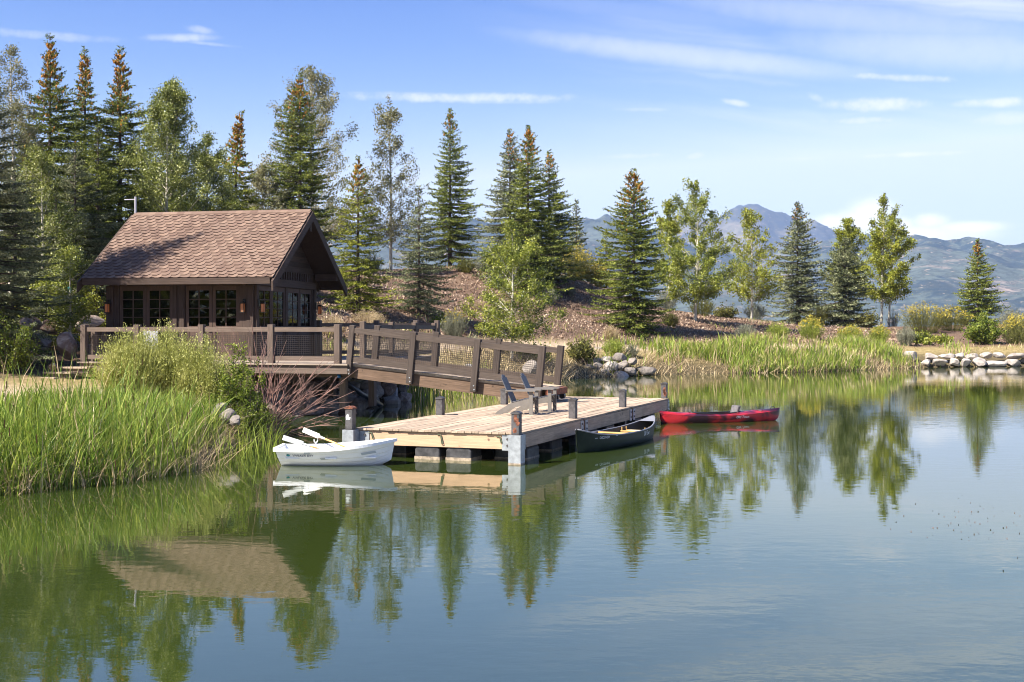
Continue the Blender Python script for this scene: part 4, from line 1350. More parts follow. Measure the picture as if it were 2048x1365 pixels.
# floating specks
R = rng(209)
n = 75
D_ = 6750.0 / (R.normal(1052, 24, n) - HOR)
X = (np.clip(R.normal(1950, 75, n), 1760, 2075) - 1024) / F * D_
V, T = needles(np.stack((X, D_, np.full(n, 0.006)), -1), unit(np.stack((R.normal(size=n), R.normal(size=n), np.full(n, 0.05)), -1)), 0.020, 0.010, R)
o = np_obj('floating_seeds', V, [T], M['twig_dark'])
tag(o, 'specks of floating seeds on the water at the right', 'debris', kind='stuff')


# ------------------------------------------------------------------ rocks
def rock_mesh(seed, sx, sy, sz, sub=3):
    import bmesh
    R = rng(seed)
    bm = bmesh.new()
    bmesh.ops.create_icosphere(bm, subdivisions=sub, radius=1.0)
    V = np.array([v.co[:] for v in bm.verts])
    for _ in range(15):
        nrm = unit(R.normal(size=3))
        dd = R.uniform(0.48, 0.88)
        over = V @ nrm - dd
        V = V - np.outer(np.clip(over, 0, None), nrm) * 0.92
    V += 0.035 * np.stack([fbm(V[:, 0] * 2 + 7 * seed, V[:, 1] * 2 + V[:, 2] * 1.7, seed + c, 3) for c in range(3)], -1)
    V *= np.array([sx, sy, sz])
    for v, c in zip(bm.verts, V):
        v.co = c
    me = bpy.data.meshes.new('rock')
    bm.to_mesh(me)
    bm.free()
    me.polygons.foreach_set('use_smooth', [False] * len(me.polygons))
    return me


def rock(name, label, x, y, z, sx, sy, sz, seed, mt, group, rot=None, sub=3):
    R = rng(seed + 999)
    me = rock_mesh(seed, sx, sy, sz, sub)
    me.name = name
    me.materials.append(mt)
    o = bpy.data.objects.new(name, me)
    COL.objects.link(o)
    o.location = (x, y, z)
    o.rotation_euler = (R.normal(0, 0.15), R.normal(0, 0.15), R.uniform(0, 6.28)) if rot is None else rot
    return tag(o, label, 'rock', group)


RW = rng(300)
# right rock wall, two courses
g = 'rocks of the wall at the right shore'
px = 1846
i = 0
while px < 2075:
    w = RW.uniform(17, 36)
    D_ = float(np.interp(px, (1840, 1950, 2048, 2080), (88.7, 89.6, 91.1, 91.5)))
    c = at(px + w / 2, 712, D_)
    rock('wall_rock', 'pale rock in the top course of the right shore wall', c.x, D_, 0.80 + RW.normal(0, 0.05), w / 2 / F * D_ * 1.15, 0.55, 0.27, 301 + i, M['rock_pale'], g, (RW.normal(0, .08), RW.normal(0, .08), RW.normal(0, .12)))
    px += w
    i += 1
px = 1842
while px < 2075:
    w = RW.uniform(20, 42)
    D_ = float(np.interp(px, (1840, 1950, 2048, 2080), (88.0, 88.9, 90.4, 90.8)))
    c = at(px + w / 2, 725, D_)
    rock('wall_rock', 'pale rock in the bottom course of the right shore wall', c.x, D_, 0.30 + RW.normal(0, 0.05), w / 2 / F * D_ * 1.15, 0.65, 0.35, 331 + i, M['rock_pale'], g, (RW.normal(0, .08), RW.normal(0, .08), RW.normal(0, .12)))
    px += w
    i += 1
rock('shore_rock', 'single round pale rock among straw left of the right wall', *at(1820, 712, 88.5), 0.55, 0.45, 0.45, 371, M['rock_pale'], None)
rock('shore_rock', 'small grey rock peeping from the reeds of the far shore', *at(1537, 716, 80), 0.5, 0.4, 0.35, 372, M['rock_pale'], None)
# rock pile right of the gangway
g = 'rock pile beyond the gangway end'
for i, (px, py, r) in enumerate(((1150, 752, .42), (1180, 752, .5), (1208, 748, .52), (1240, 752, .55), (1262, 742, .4), (1195, 735, .5), (1222, 733, .55), (1247, 730, .5),
                                 (1178, 740, .45), (1212, 720, .48), (1240, 716, .5), (1265, 722, .35), (1192, 722, .35))):
    D_ = 71 + (752 - py) * 0.045
    c = at(px, py, D_)
    rock('pile_rock', 'grey white rock of the pile beyond the gangway end', c.x, D_, c.z, r * 1.05, r, r * 0.72, 381 + i, M['rock_grey'] if i % 3 else M['rock_pale'], g)
rock('shore_rock', 'flat pale slab rock behind the dark green bank shrub', *at(1186, 702, 76), 1.0, 0.5, 0.26, 400, M['rock_pale'], None, (0, 0, 0.1))
rock('shore_rock', 'dark flat rock at the waterline right of the rock pile', *at(1289, 742, 72.5), 0.75, 0.5, 0.3, 401, M['rock_grey'], None, (0, 0, 0))
rock('shore_rock', 'grey boulder seen through the wire of the gangway', *at(1063, 740, 62), 0.55, 0.5, 0.5, 402, M['rock_grey'], None)
# riprap under the deck
g = 'riprap under the deck'
RR_ = rng(420)
cnt = 0
for px in range(545, 805, 21):
    for row in range(4):
        D_ = float(np.interp(px, (545, 620, 700, 780, 810), (39.0, 39.0, 41.3, 45.2, 48.0))) + row * 0.62
        x = (px + RR_.uniform(-9, 9) - 1024) / F * D_
        z = 0.08 + row * 0.33 + RR_.uniform(-0.06, 0.1)
        r = RR_.uniform(0.28, 0.48)
        rock('riprap_rock', 'shaded angular rock of the bank under the wooden deck', x, D_, z, r * 1.15, r, r * 0.8, 430 + cnt, M['rock_grey'] if cnt % 3 else M['rock_brown'], g, sub=2)
        cnt += 1
c = at(777, 792, 46.3)
b = MB()
b.box(c.x - 0.32, c.x + 0.32, 46.0, 46.6, -0.2, 0.52)
o = b.build('concrete_block', plain('weathered concrete', (0.24, 0.235, 0.24), 0.9, var=0.35, scale=6, bump=0.5), bevel=0.03)
tag(o, 'grey square block standing at the waterline under the gangway', 'block')
# left boulders
g = 'boulders left of the cabin'
for i, (px, py, D_, r, s) in enumerate(((134, 694, 41.0, 0.44, 1.15), (112, 655, 44, 0.62, .7), (82, 690, 42.5, 0.55, .8), (178, 652, 45.5, 0.75, .6), (192, 700, 43.0, 0.5, .7), (62, 655, 45, .6, .7), (108, 736, 39.6, 0.2, .7), (198, 672, 45.5, 0.45, .7))):
    c = at(px, py, D_)
    rock('boulder', ('tall rust and white boulder left of the railing post', 'broad dark boulder behind the rust and white boulder', 'shaded boulder at the left under the blue spruce',
                     'long dark boulder above the left railing', 'dark boulder behind the left railing post', 'upper shaded boulder at the far left', 'small dark stone at the foot of the steps', 'pale layered boulder beside the left cabin wall')[i],
         c.x, D_, c.z, r, r * 0.8, r * s, 520 + i, M['rock_brown'], g)
for i, (px, py, D_, r) in enumerate(((455, 828, 28.6, .2), (472, 838, 28.2, .15), (440, 815, 29.2, .2))):
    c = at(px, py, D_)
    rock('shore_rock', ('grey rock beneath the leafy bush by the reeds', 'small grey rock lowest by the reeds', 'grey rock highest under the leafy bush')[i], c.x, D_, c.z - 0.06, r * 1.2, r, r, 540 + i, M['rock_grey'], None)
rock('shore_rock', 'pale stone in the grass behind the gangway wire', *at(935, 738, 60), 0.6, 0.4, 0.25, 545, M['rock_pale'], None)

# ------------------------------------------------------------------ cabin
CZ = 1.65
CAB_ROT = math.atan2(-0.196, 0.981)
cab = thing('cabin', 'small dark brown timber cabin with a brown shingled gable roof', 'cabin', (-8.62, 41.88, CZ), CAB_ROT)
LW, WG, OV_G, OV_E, OV_L = 5.33, 5.72, 0.92, 0.72, 0.55
EAVE, RIDGE = 2.77, 5.27
YM = WG / 2
SL = (RIDGE - EAVE) / (YM + OV_E)


def roof_z(y):
    return RIDGE - abs(y - YM) * SL


# walls
b = MB()
for x0, x1 in ((-LW, -4.95), (-2.97, -2.52), (-0.56, 0.0)):
    b.box(x0, x1, 0.0, 0.14, 0.0, 2.52)
b.box(-LW, 0.0, 0.0, 0.14, 2.52, 3.0)
b.build('wall', M['cabin_z'], cab, label='front wall of dark boards between glazed doors')
b = MB()
for y0, y1 in ((0.14, 0.30), (2.78, 2.98), (5.45, WG - 0.14)):
    b.box(-0.14, 0.0, y0, y1, 0.0, 2.52)
b.prism([(0.14, 2.52), (WG - 0.14, 2.52), (WG - 0.14, roof_z(WG) - 0.12), (YM, RIDGE - 0.16), (0.14, roof_z(0) - 0.12)], -0.14, 0.0, 'x')
# clapboards of the gable
z = 3.12
while z < RIDGE - 0.4:
    hw = (RIDGE - 0.18 - (z + 0.18)) / SL
    b.prism([(YM - hw, z), (YM + hw, z), (YM + hw, z + 0.17), (YM - hw, z + 0.17)], 0.002, 0.03, 'x')
    z += 0.19
b.build('wall', M['cabin_y'], cab, label='gable wall with clapboards and two pairs of doors')
b = MB()
b.box(-LW, 0, WG - 0.14, WG, 0, 3.0)
b.build('wall', M['cabin_z'], cab)
b = MB()
b.prism([(0.14, 0), (WG - 0.14, 0), (WG - 0.14, roof_z(WG) - 0.12), (YM, RIDGE - 0.16), (0.14, roof_z(0) - 0.12)], -LW, -LW + 0.14, 'x')
b.build('wall', M['cabin_z'], cab)
b = MB()
y = 0.35
while y < WG - 0.2:
    b.box(0.003, 0.045, y, y + 0.09, 2.80, 3.08)
    y += 0.235
b.build('batten_band', M['cabin_z'], cab)
b = MB()
b.box(0.003, 0.07, 0.0, WG, 2.53, 2.78)
b.box(0.003, 0.055, 0.0, WG, 3.085, 3.135)
b.build('header_beam', M['cabin_y'], cab)
b = MB()
b.box(-LW - 0.02, 0.02, -0.06, -0.003, 2.53, 2.76)
b.build('header_beam', M['cabin_x'], cab)
for x0, x1, y0, y1 in ((-0.26, -0.02, -0.09, -0.003), (-LW - 0.05, -LW + 0.2, -0.09, -0.003), (-2.95, -2.80, -0.05, -0.003), (-2.70, -2.54, -0.05, -0.003), (0.003, 0.08, -0.02, 0.2), (0.003, 0.08, WG - 0.22, WG)):
    b = MB()
    b.box(x0, x1, y0, y1, 0, 2.52)
    b.build('post', M['cabin_z'], cab)
b = MB()
b.box(-LW + 0.15, -0.15, 0.15, WG - 0.15, 0.01, 0.06)
b.build('floor', M['soil_dark'], cab)


def door(Mt, w, h, side):
    """glazed door leaf from x=0..w, facing -y"""
    d = MB(Mt)
    st, gb, gt = 0.115, 1.12, h - 0.16
    d.box(0.006, st, 0, 0.06, 0, h)
    d.box(w - st, w - 0.006, 0, 0.06, 0, h)
    d.box(st, w - st, 0, 0.06, gt, h)
    d.box(st, w - st, 0, 0.06, gb - 0.14, gb)
    d.box(st, w - st, 0, 0.06, 0, 0.16)
    d.box(st, w - st, 0.02, 0.05, 0.16, gb - 0.14)
    d.box(w / 2 - 0.014, w / 2 + 0.014, 0.008, 0.05, gb, gt)
    for k in (1, 2, 3):
        zz = gb + (gt - gb) * k / 4
        d.box(st, w / 2 - 0.014, 0.01, 0.048, zz - 0.014, zz + 0.014)
        d.box(w / 2 + 0.014, w - st, 0.01, 0.048, zz - 0.014, zz + 0.014)
    o = d.build('door', M['door'], cab)
    p = MB(Mt)
    p.box(st - 0.01, w - st + 0.01, 0.027, 0.033, gb - 0.01, gt + 0.01)
    p.build('glass', M['glass'], o)
    hnd = MB(Mt)
    hx = w - 0.055 if side > 0 else 0.055
    hnd.tube([(hx, -0.002, 0.98), (hx, -0.05, 0.98), (hx - 0.10 * side, -0.05, 0.98)], 0.012, 6)
    hnd.build('handle', M['iron'], o)


for x0, w, sd in ((-4.94, 0.98, 1), (-3.955, 0.98, -1), (-2.51, 0.97, 1), (-1.535, 0.97, -1)):
    door(Matrix.Translation((x0, 0.035, 0.02)), w, 2.49, sd)
for y0, w, sd in ((0.31, 1.23, 1), (1.545, 1.23, -1), (2.985, 1.23, 1), (4.22, 1.23, -1)):
    door(Matrix.Translation((-0.03, y0, 0.02)) @ Matrix.Rotation(math.radians(90), 4, 'Z'), w, 2.49, sd)

# roof
x0r, x1r = -LW - OV_L, OV_G
b = MB()
b.prism([(-OV_E, EAVE - 0.02), (YM, RIDGE - 0.02), (WG + OV_E, EAVE - 0.02), (WG + OV_E, EAVE - 0.14), (YM, RIDGE - 0.15), (-OV_E, EAVE - 0.14)], x0r, x1r, 'x')
roof = b.build('roof', M['cabin_y'], cab)


def shingles():
    R = rng(610)
    b = MB()
    slope_len = math.hypot(YM + OV_E, RIDGE - EAVE)
    ca_, sa_ = (YM + OV_E) / slope_len, (RIDGE - EAVE) / slope_len
    rows = 22
    ex = slope_len / rows
    for back in (0, 1):
        for r in range(rows):
            s0 = r * ex                               # distance up from the eave
            wtab = 0.17
            shift = r * 0.113 + R.uniform(0, 0.02)
            k = 0
            xx = x0r - 0.03 - (shift % (2 * wtab))
            while xx < x1r + 0.02:
                low = k % 2 == 0
                dn = -0.085 if low else 0.0
                sl = 0.07
                xa, xb = xx, xx + wtab
                if low:
                    pts = [(xa + 0.004, s0 - 0.0), (xa - sl + 0.004, s0 + dn), (xb - sl, s0 + dn), (xb, s0), (xb, s0 + ex + 0.05), (xa + 0.004, s0 + ex + 0.05)]
                    hgt = 0.034
                else:
                    pts = [(xa, s0), (xb, s0), (xb, s0 + ex + 0.06), (xa, s0 + ex + 0.06)]
                    hgt = 0.022
                poly = [(min(max(p[0], x0r - 0.03), x1r + 0.03), max(min(p[1], slope_len), -0.045)) for p in pts]
                if max(p[0] for p in poly) - min(p[0] for p in poly) > 0.02:
                    v = []
                    for lift in (0.0, 1.0):
                        for (px_, s_) in poly:
                            t_ = (s_ - s0) / ex
                            nn = 0.006 + lift * (hgt * (1 - 0.55 * t_)) + R.uniform(0, 0.002) * lift
                            y_ = -OV_E + s_ * ca_ - sa_ * nn
                            z_ = EAVE - 0.02 + s_ * sa_ + ca_ * nn
                            if back:
                                y_ = WG - y_
                            v.append((px_, y_, z_))
                    n_ = len(poly)
                    f_ = [tuple(range(n_, 2 * n_))] + [(i, (i + 1) % n_, n_ + (i + 1) % n_, n_ + i) for i in range(n_)]
                    b.cur = 0
                    b.add(v, f_[:1])
                    nb = len(b.v) - len(v)
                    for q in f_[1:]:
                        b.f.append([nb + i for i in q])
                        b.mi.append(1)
                xx += wtab
                k += 1
    return b


sh_o = shingles().build('shingles', [M['shingle'], M['shingle_shadow_edge']], roof)
b = MB()
for k in range(24):
    xa = x0r + (x1r - x0r) * k / 24
    xb = x0r + (x1r - x0r) * (k + 1) / 24
    b.prism([(YM - 0.15, RIDGE - 0.085), (YM, RIDGE + 0.018), (YM + 0.15, RIDGE - 0.085), (YM + 0.15, RIDGE - 0.065), (YM, RIDGE + 0.04), (YM - 0.15, RIDGE - 0.065)], xa + 0.004, xb, 'x')
b.build('ridge_cap', M['shingle'], roof)
for y_ in (-OV_E, WG + OV_E):
    b = MB()
    s_ = -1 if y_ < 0 else 1
    b.box(x0r, x1r - 0.07, min(y_ + 0.003 * s_, y_ + 0.05 * s_), max(y_ + 0.003 * s_, y_ + 0.05 * s_), EAVE - 0.24, EAVE - 0.035)
    b.build('fascia', M['cabin_x'], roof)
for xb_ in (x1r - 0.06, x0r):
    for s_ in (-1, 1):
        b = MB()
        ye = YM + s_ * (YM + OV_E + 0.16)
        zc = 0.20
        ze = RIDGE - (YM + OV_E + 0.16) * SL
        b.prism([(YM, RIDGE - 0.045), (ye, ze - 0.045), (ye - s_ * 0.02, ze - 0.36), (YM, RIDGE - 0.39)], xb_ + (0.075 if xb_ > 0 else -0.075), xb_ + (0.145 if xb_ > 0 else -0.145), 'x')
        b.build('bargeboard', M['cabin_y'], roof)
for k in range(7):
    xx = -LW + 0.1 + k * (LW - 0.2) / 6
    for s_ in (-1, 1):
        b = MB()
        ya, yb = (0.0, -OV_E + 0.01) if s_ < 0 else (WG, WG + OV_E - 0.01)
        b.beam((xx, ya, roof_z(ya) - 0.26), (xx, yb, roof_z(yb) - 0.23), 0.09, 0.15)
        b.build('rafter', M['cabin_y'], roof)
for yy in (0.08, WG - 0.08):
    b = MB()
    b.box(0.09, x1r + 0.012, yy - 0.1, yy + 0.1, roof_z(yy) - 0.46, roof_z(yy) - 0.20)
    b.build('purlin', M['cabin_x'], roof)
b = MB()
b.box(x1r - 0.02, x1r + 0.012, YM - 0.08, YM + 0.08, RIDGE - 0.75, RIDGE - 0.40)
b.build('king_post', M['cabin_z'], roof)
# mast on the ridge
b = MB()
b.tube([(x0r + 0.02, YM, RIDGE - 0.1), (x0r + 0.02, YM, RIDGE + 0.62)], 0.04, 8)
b.tube([(x0r - 0.42, YM, RIDGE + 0.52), (x0r + 0.06, YM, RIDGE + 0.52)], 0.018, 6)
b.build('mast', M['mast'], roof)


def lantern(Mt):
    d = MB(Mt)                        # facing -y, bracket at y=0
    d.box(-0.05, 0.05, -0.02, 0, -0.05, 0.20)
    d.beam((0, -0.02, 0.17), (0, -0.16, 0.17), 0.02, 0.02)
    d.tube([(0, -0.16, 0.17), (0, -0.16, 0.12)], 0.01, 6)
    d.prism([(-0.085, 0.04), (0.085, 0.04), (0.03, 0.12), (-0.03, 0.12)], -0.235, -0.085, 'y')
    d.box(-0.075, 0.075, -0.235, -0.085, -0.26, -0.235)
    for sx in (-0.07, 0.055):
        for sy in (-0.23, -0.105):
            d.box(sx, sx + 0.015, sy, sy + 0.015, -0.235, 0.04)
    o = d.build('lantern', M['iron'], cab)
    g_ = MB(Mt)
    g_.box(-0.052, 0.052, -0.212, -0.108, -0.233, 0.037)
    g_.build('lantern_glass', M['amber'], o)


lantern(Matrix.Translation((-LW + 0.08, -0.095, 1.85)))
lantern(Matrix.Translation((-0.36, -0.01, 1.85)))
lantern(Matrix.Translation((0.085, 0.12, 1.85)) @ Matrix.Rotation(math.radians(90), 4, 'Z'))
lantern(Matrix.Translation((0.085, WG - 0.1, 1.85)) @ Matrix.Rotation(math.radians(90), 4, 'Z'))

# ------------------------------------------------------------------ deck
DZ = 1.65
FR = at(694, 728.7, 37.2)
FR.z = DZ
FL = Vector(((158 - 1024) / F * 39.8, 39.8, DZ))
DROT = math.atan2(FR.y - FL.y, FR.x - FL.x)
deck = thing('wooden_deck', 'weathered wooden deck on posts around the cabin', 'deck', (FR.x, FR.y, DZ), DROT)
DM = Matrix.Translation(deck.location) @ Matrix.Rotation(DROT, 4, 'Z')
DI = DM.inverted()
dl = (FR - FL).length


def dloc(x, y):
    q = DI @ Vector((x, y, DZ))
    return q.x, q.y


BR = dloc(-2.95, 50.0)
BL = dloc(-7.45, 47.9)
CL = dloc(-14.0, 43.2)
poly = [(-dl, 0), (0, 0), BR, BL, CL]


def clip_line(poly, yc):
    xs = []
    n = len(poly)
    for i in range(n):
        (ax, ay), (bx, by) = poly[i], poly[(i + 1) % n]
        if (ay <= yc) != (by <= yc):
            xs.append(ax + (yc - ay) / (by - ay) * (bx - ax))
    return (min(xs), max(xs)) if len(xs) >= 2 else None


b = MB()
y = 0.0
while y < max(BR[1], BL[1]):
    r = clip_line(poly, y + 0.07)
    if r:
        b.box(r[0] - 0.03, r[1] + 0.03, y - 0.03, y + 0.102, -0.042, 0)
    y += 0.14
b.build('deck_boards', M['deck_x'], deck)
b = MB()
b.box(-dl, 0.0, 0.03, 0.08, -0.30, -0.045)
b.build('rim_joist', M['rail_x'], deck)
b = MB()
b.beam((0.0, 0.085, -0.17), (BR[0], BR[1], -0.17), 0.05, 0.25)
b.build('rim_joist', M['rail_x'], deck)
b = MB()
b.box(-dl + 0.3, 0.0, 0.93, 1.07, -0.44, -0.31)
b.box(-dl + 0.3, 0.3, 2.6, 2.75, -0.44, -0.31)
b.build('support_beam', M['rail_x'], deck)
for xx, yy in ((-0.55, 1.0), (-1.95, 1.0), (-3.3, 1.0), (-0.3, 2.67), (-1.7, 2.67), (-5.2, 1.0), (-3.6, 2.67)):
    q = DM @ Vector((xx, yy, 0))
    zg = max(gz(q.x, q.y), 0.55)
    b = MB()
    b.box(xx - 0.1, xx + 0.1, yy - 0.1, yy + 0.1, zg - DZ - 0.3, -0.441)
    b.build('support_post', M['rail_z'], deck)


def mesh_panel(b, p0, p1, z0, z1, sp=0.06, r=0.0065, slope=0.0):
    """wire panel between two plan points; local coordinates"""
    p0, p1 = Vector(p0), Vector(p1)
    L = (p1 - p0).length
    d = (p1 - p0) / L
    n = max(2, int(L / sp))
    for k in range(n + 1):
        q = p0 + d * (L * k / n)
        b.beam((q.x, q.y, q.z + z0), (q.x, q.y, q.z + z1), r, r)
    k = 0
    z = z0
    while z <= z1 + 1e-4:
        b.beam((p0.x, p0.y, p0.z + z), (p1.x, p1.y, p1.z + z), r, r)
        z += sp


def railing(name, label, pts, parent_M, posts, mats=('rail_x', 'rail_z'), h=1.1, mesh_from=0, tall=1.18, pw=0.19):
    """straight railing along local points in deck space (list of (x,y))"""
    o = thing(name, label, 'railing', deck.location, DROT, 'railings of the wooden deck')
    for (x, y) in posts:
        b = MB()
        b.box(x - pw / 2, x + pw / 2, y - pw / 2, y + pw / 2, -0.04, tall)
        b.build('post', M[mats[1]], o, bevel=0.015)
    for i in range(len(posts) - 1):
        a, c = Vector((*posts[i], 0)), Vector((*posts[i + 1], 0))
        d = (c - a).normalized()
        a2, c2 = a + d * (pw / 2 - 0.01), c - d * (pw / 2 - 0.01)
        b = MB()
        b.beam((a2.x, a2.y, h - 0.07), (c2.x, c2.y, h - 0.07), 0.10, 0.14)
        b.build('top_rail', M[mats[0]], o)
        b = MB()
        b.beam((a2.x, a2.y, 0.15), (c2.x, c2.y, 0.15), 0.06, 0.14)
        b.build('kick_board', M[mats[0]], o)
        b = MB()
        mesh_panel(b, a2, c2, 0.24, 0.86)
        b.build('wire_panel', M['wire'], o)
    return o


def px_to_front(px, off):
    """x along the deck front for a pixel column, at depth off behind the edge"""
    best = min(np.arange(-dl - 0.5, 0.5, 0.01), key=lambda xx: abs((lambda q: 1024 + F * q.x / q.y)(DM @ Vector((xx, off, 0))) - px))
    return float(best)


fp = [px_to_front(c, 0.17) for c in (169, 275, 404, 543, 676)]
railing('deck_railing', 'weathered timber railing with wire mesh along the front of the deck', None, DM, [(x, 0.17) for x in fp])
q0 = dloc(*(lambda D: ((638 - 1024) / F * D, D))(48.0))
q1 = dloc(*(lambda D: ((753 - 1024) / F * D, D))(48.6))
q2 = dloc(*(lambda D: ((832 - 1024) / F * D, D))(49.2))
q3 = dloc(*(lambda D: ((874 - 1024) / F * D, D))(49.7))
railing('deck_railing', 'timber railing with wire mesh along the back of the deck right of the cabin', None, DM, [q0, q1, q2, q3], h=1.27, tall=1.38)
r0_ = dloc(*(lambda D: ((726 - 1024) / F * D, D))(39.6))
r1_ = dloc(*(lambda D: ((783 - 1024) / F * D, D))(43.0))
r2_ = dloc(*(lambda D: ((829 - 1024) / F * D, D))(46.4))
r3_ = dloc(*(lambda D: ((868 - 1024) / F * D, D))(49.4))
railing('deck_railing', 'shaded side railing of the deck running back from the gangway', None, DM, [r0_, r1_, r2_, r3_], h=1.18, tall=1.28, pw=0.17)
lft0 = (fp[0] + 0.02, 0.4)
lft1 = dloc(-13.75, 42.4)
railing('deck_railing', 'short shaded railing from the left corner post to the cabin', None, DM, [(fp[0] + 0.1, 0.55), (lft1[0], lft1[1] - 0.3)], pw=0.16, tall=1.1)

# notice board on the railing
xs_ = px_to_front(302, 0.08)
b = MB()
b.box(xs_ - 0.26, xs_ + 0.26, 0.055, 0.068, 0.42, 0.98)
o = b.build('notice_board', M['paper'], None)
o.matrix_world = DM
tag(o, 'white blank notice sheet fixed under the front railing', 'notice')
# wooden steps down to the sand
st = thing('wooden_steps', 'three pale wooden steps from the deck down to the sand', 'steps', deck.location, DROT)
for k in range(3):
    xa = fp[0] - 0.16 - 0.36 * k
    b = MB()
    b.box(xa - 0.40, xa + 0.62, -0.35 - 0.34 * k, 0.02 - 0.34 * k + 0.04, -0.155 * (k + 1) - 0.05, -0.155 * (k + 1))
    b.build('tread', M['deck_y'], st)
    b = MB()
    b.box(xa - 0.36, xa + 0.60, -0.28 - 0.34 * k, -0.25 - 0.34 * k, -0.155 * (k + 1) - 0.18, -0.155 * (k + 1) - 0.052)
    b.build('riser', M['rail_x'], st)

# pipe with blue cap under the deck, black hose over the rocks
c = at(678, 748, 38.2)
pp = thing('drain_pipe', 'white bent pipe with a blue cap hanging under the deck edge', 'pipe', (c.x, 38.2, c.z))
b = MB()
b.tube([(-0.35, 0, 0.30), (-0.12, 0, 0.28), (-0.02, 0, 0.18), (0, 0, -0.02)], 0.035, 8)
b.build('pipe', M['pipe'], pp, True)
b = MB()
b.tube([(0, 0, -0.02), (0, 0, -0.12)], 0.055, 8)
b.build('cap', M['blue'], pp, True)
b = MB()
b.tube([at(690, 765, 39.8), at(722, 788, 41.0), at(745, 800, 41.8), at(762, 811, 43.0)], 0.09, 8)
o = b.build('hose', M['culvert'], None, True)
tag(o, 'thick black hose lying down the shaded rocks into the water', 'hose')

# ------------------------------------------------------------------ gangway
GS = Vector((-4.80, 37.38, DZ))
GE = Vector((0.98, 35.26, 1.03))
gw = thing('gangway', 'dark timber gangway with wire railings sloping down from the deck to the dock', 'gangway', GS)
gax = (GE - GS)
GL = gax.length
gd = gax / GL
gs_ = Vector((-gd.y, gd.x, 0)).normalized()           # towards the back
gu = gd.cross(gs_) * -1
if gu.z < 0:
    gu = -gu
GMX = Matrix((gd, gs_, gu)).transposed().to_4x4()
gw.rotation_euler = GMX.to_euler()
GWW = 1.5
b = MB()
k = 0.05
while k < GL:
    b.box(k, min(k + 0.135, GL), 0.0, GWW, -0.045, 0.0)
    k += 0.142
b.build('deck_boards', M['deck_y'], gw)
for y_ in (0.02, GWW - 0.1):
    b = MB()
    b.box(0.12, GL - 0.30, y_, y_ + 0.08, -0.42, -0.07)
    b.build('stringer', M['beam_x'] if y_ < 0.5 else M['ramp_x'], gw)
    b = MB()
    b.box(0.0, GL, y_ - 0.02, y_ + 0.06, -0.068, -0.047)
    b.build('edge_plank', M['deck_x'], gw)
GINV = (Matrix.Translation(GS) @ GMX).inverted()


def gpx(px, y_):
    return float(min(np.arange(-0.3, GL + 0.3, 0.01), key=lambda s: abs((lambda q: 1024 + F * q.x / q.y)((Matrix.Translation(GS) @ GMX) @ Vector((s, y_, 0.35))) - px)))


gpos = [gpx(c, 0.0) for c in (704, 826, 954, 1082)]
for y_, inn in ((-0.09, 1), (GWW + 0.09, -1)):
    for i, s in enumerate(gpos):
        b = MB()
        lo = -0.36 if i else -0.30
        if i == 0 and y_ < 0:
            b.prism([(s - 0.085, 1.16), (s + 0.085, 1.16), (s + 0.085, -0.34), (s + 0.03, -0.34), (s - 0.085, -0.14)], y_ - 0.07, y_ + 0.07, 'y')
        else:
            b.box(s - 0.095, s + 0.095, y_ - 0.075, y_ + 0.075, lo, 1.16)
        po = b.build('post', M['ramp_z'], gw, bevel=0.012)
        bb = MB()
        for zz, xo in ((-0.18, 0.02), (-0.29, 0.045)):
            yy0 = y_ - 0.072 if y_ < 0 else y_ + 0.072
            bb.tube([(s + xo, yy0, zz), (s + xo, yy0 + (-0.012 if y_ < 0 else 0.012), zz)], 0.02, 8)
        bb.build('bolt', M['steel'], po)
    for i in range(3):
        a_, c_ = gpos[i] + 0.083, gpos[i + 1] - 0.083
        b = MB()
        b.box(a_, c_, y_ - 0.055, y_ + 0.055, 0.93, 1.09)
        b.build('top_rail', M['ramp_x'], gw)
        b = MB()
        b.box(a_, c_, y_ - 0.02, y_ + 0.05, 0.06, 0.23)
        b.build('kick_board', M['ramp_x'], gw)
        b = MB()
        mesh_panel(b, (a_, y_, 0), (c_, y_, 0), 0.25, 0.92)
        b.build('wire_panel', M['wire'], gw)
b = MB()
b.box(GL - 0.02, GL + 0.14, -0.02, GWW + 0.02, -0.20, -0.02)
b.build('end_plate', M['rust'], gw)
for y_ in (0.15, 0.75, 1.35):
    b = MB()
    b.tube([(GL + 0.06, y_ - 0.07, -0.28), (GL + 0.06, y_ + 0.07, -0.28)], 0.085, 10)
    b.build('roller', M['black_plastic'], gw)

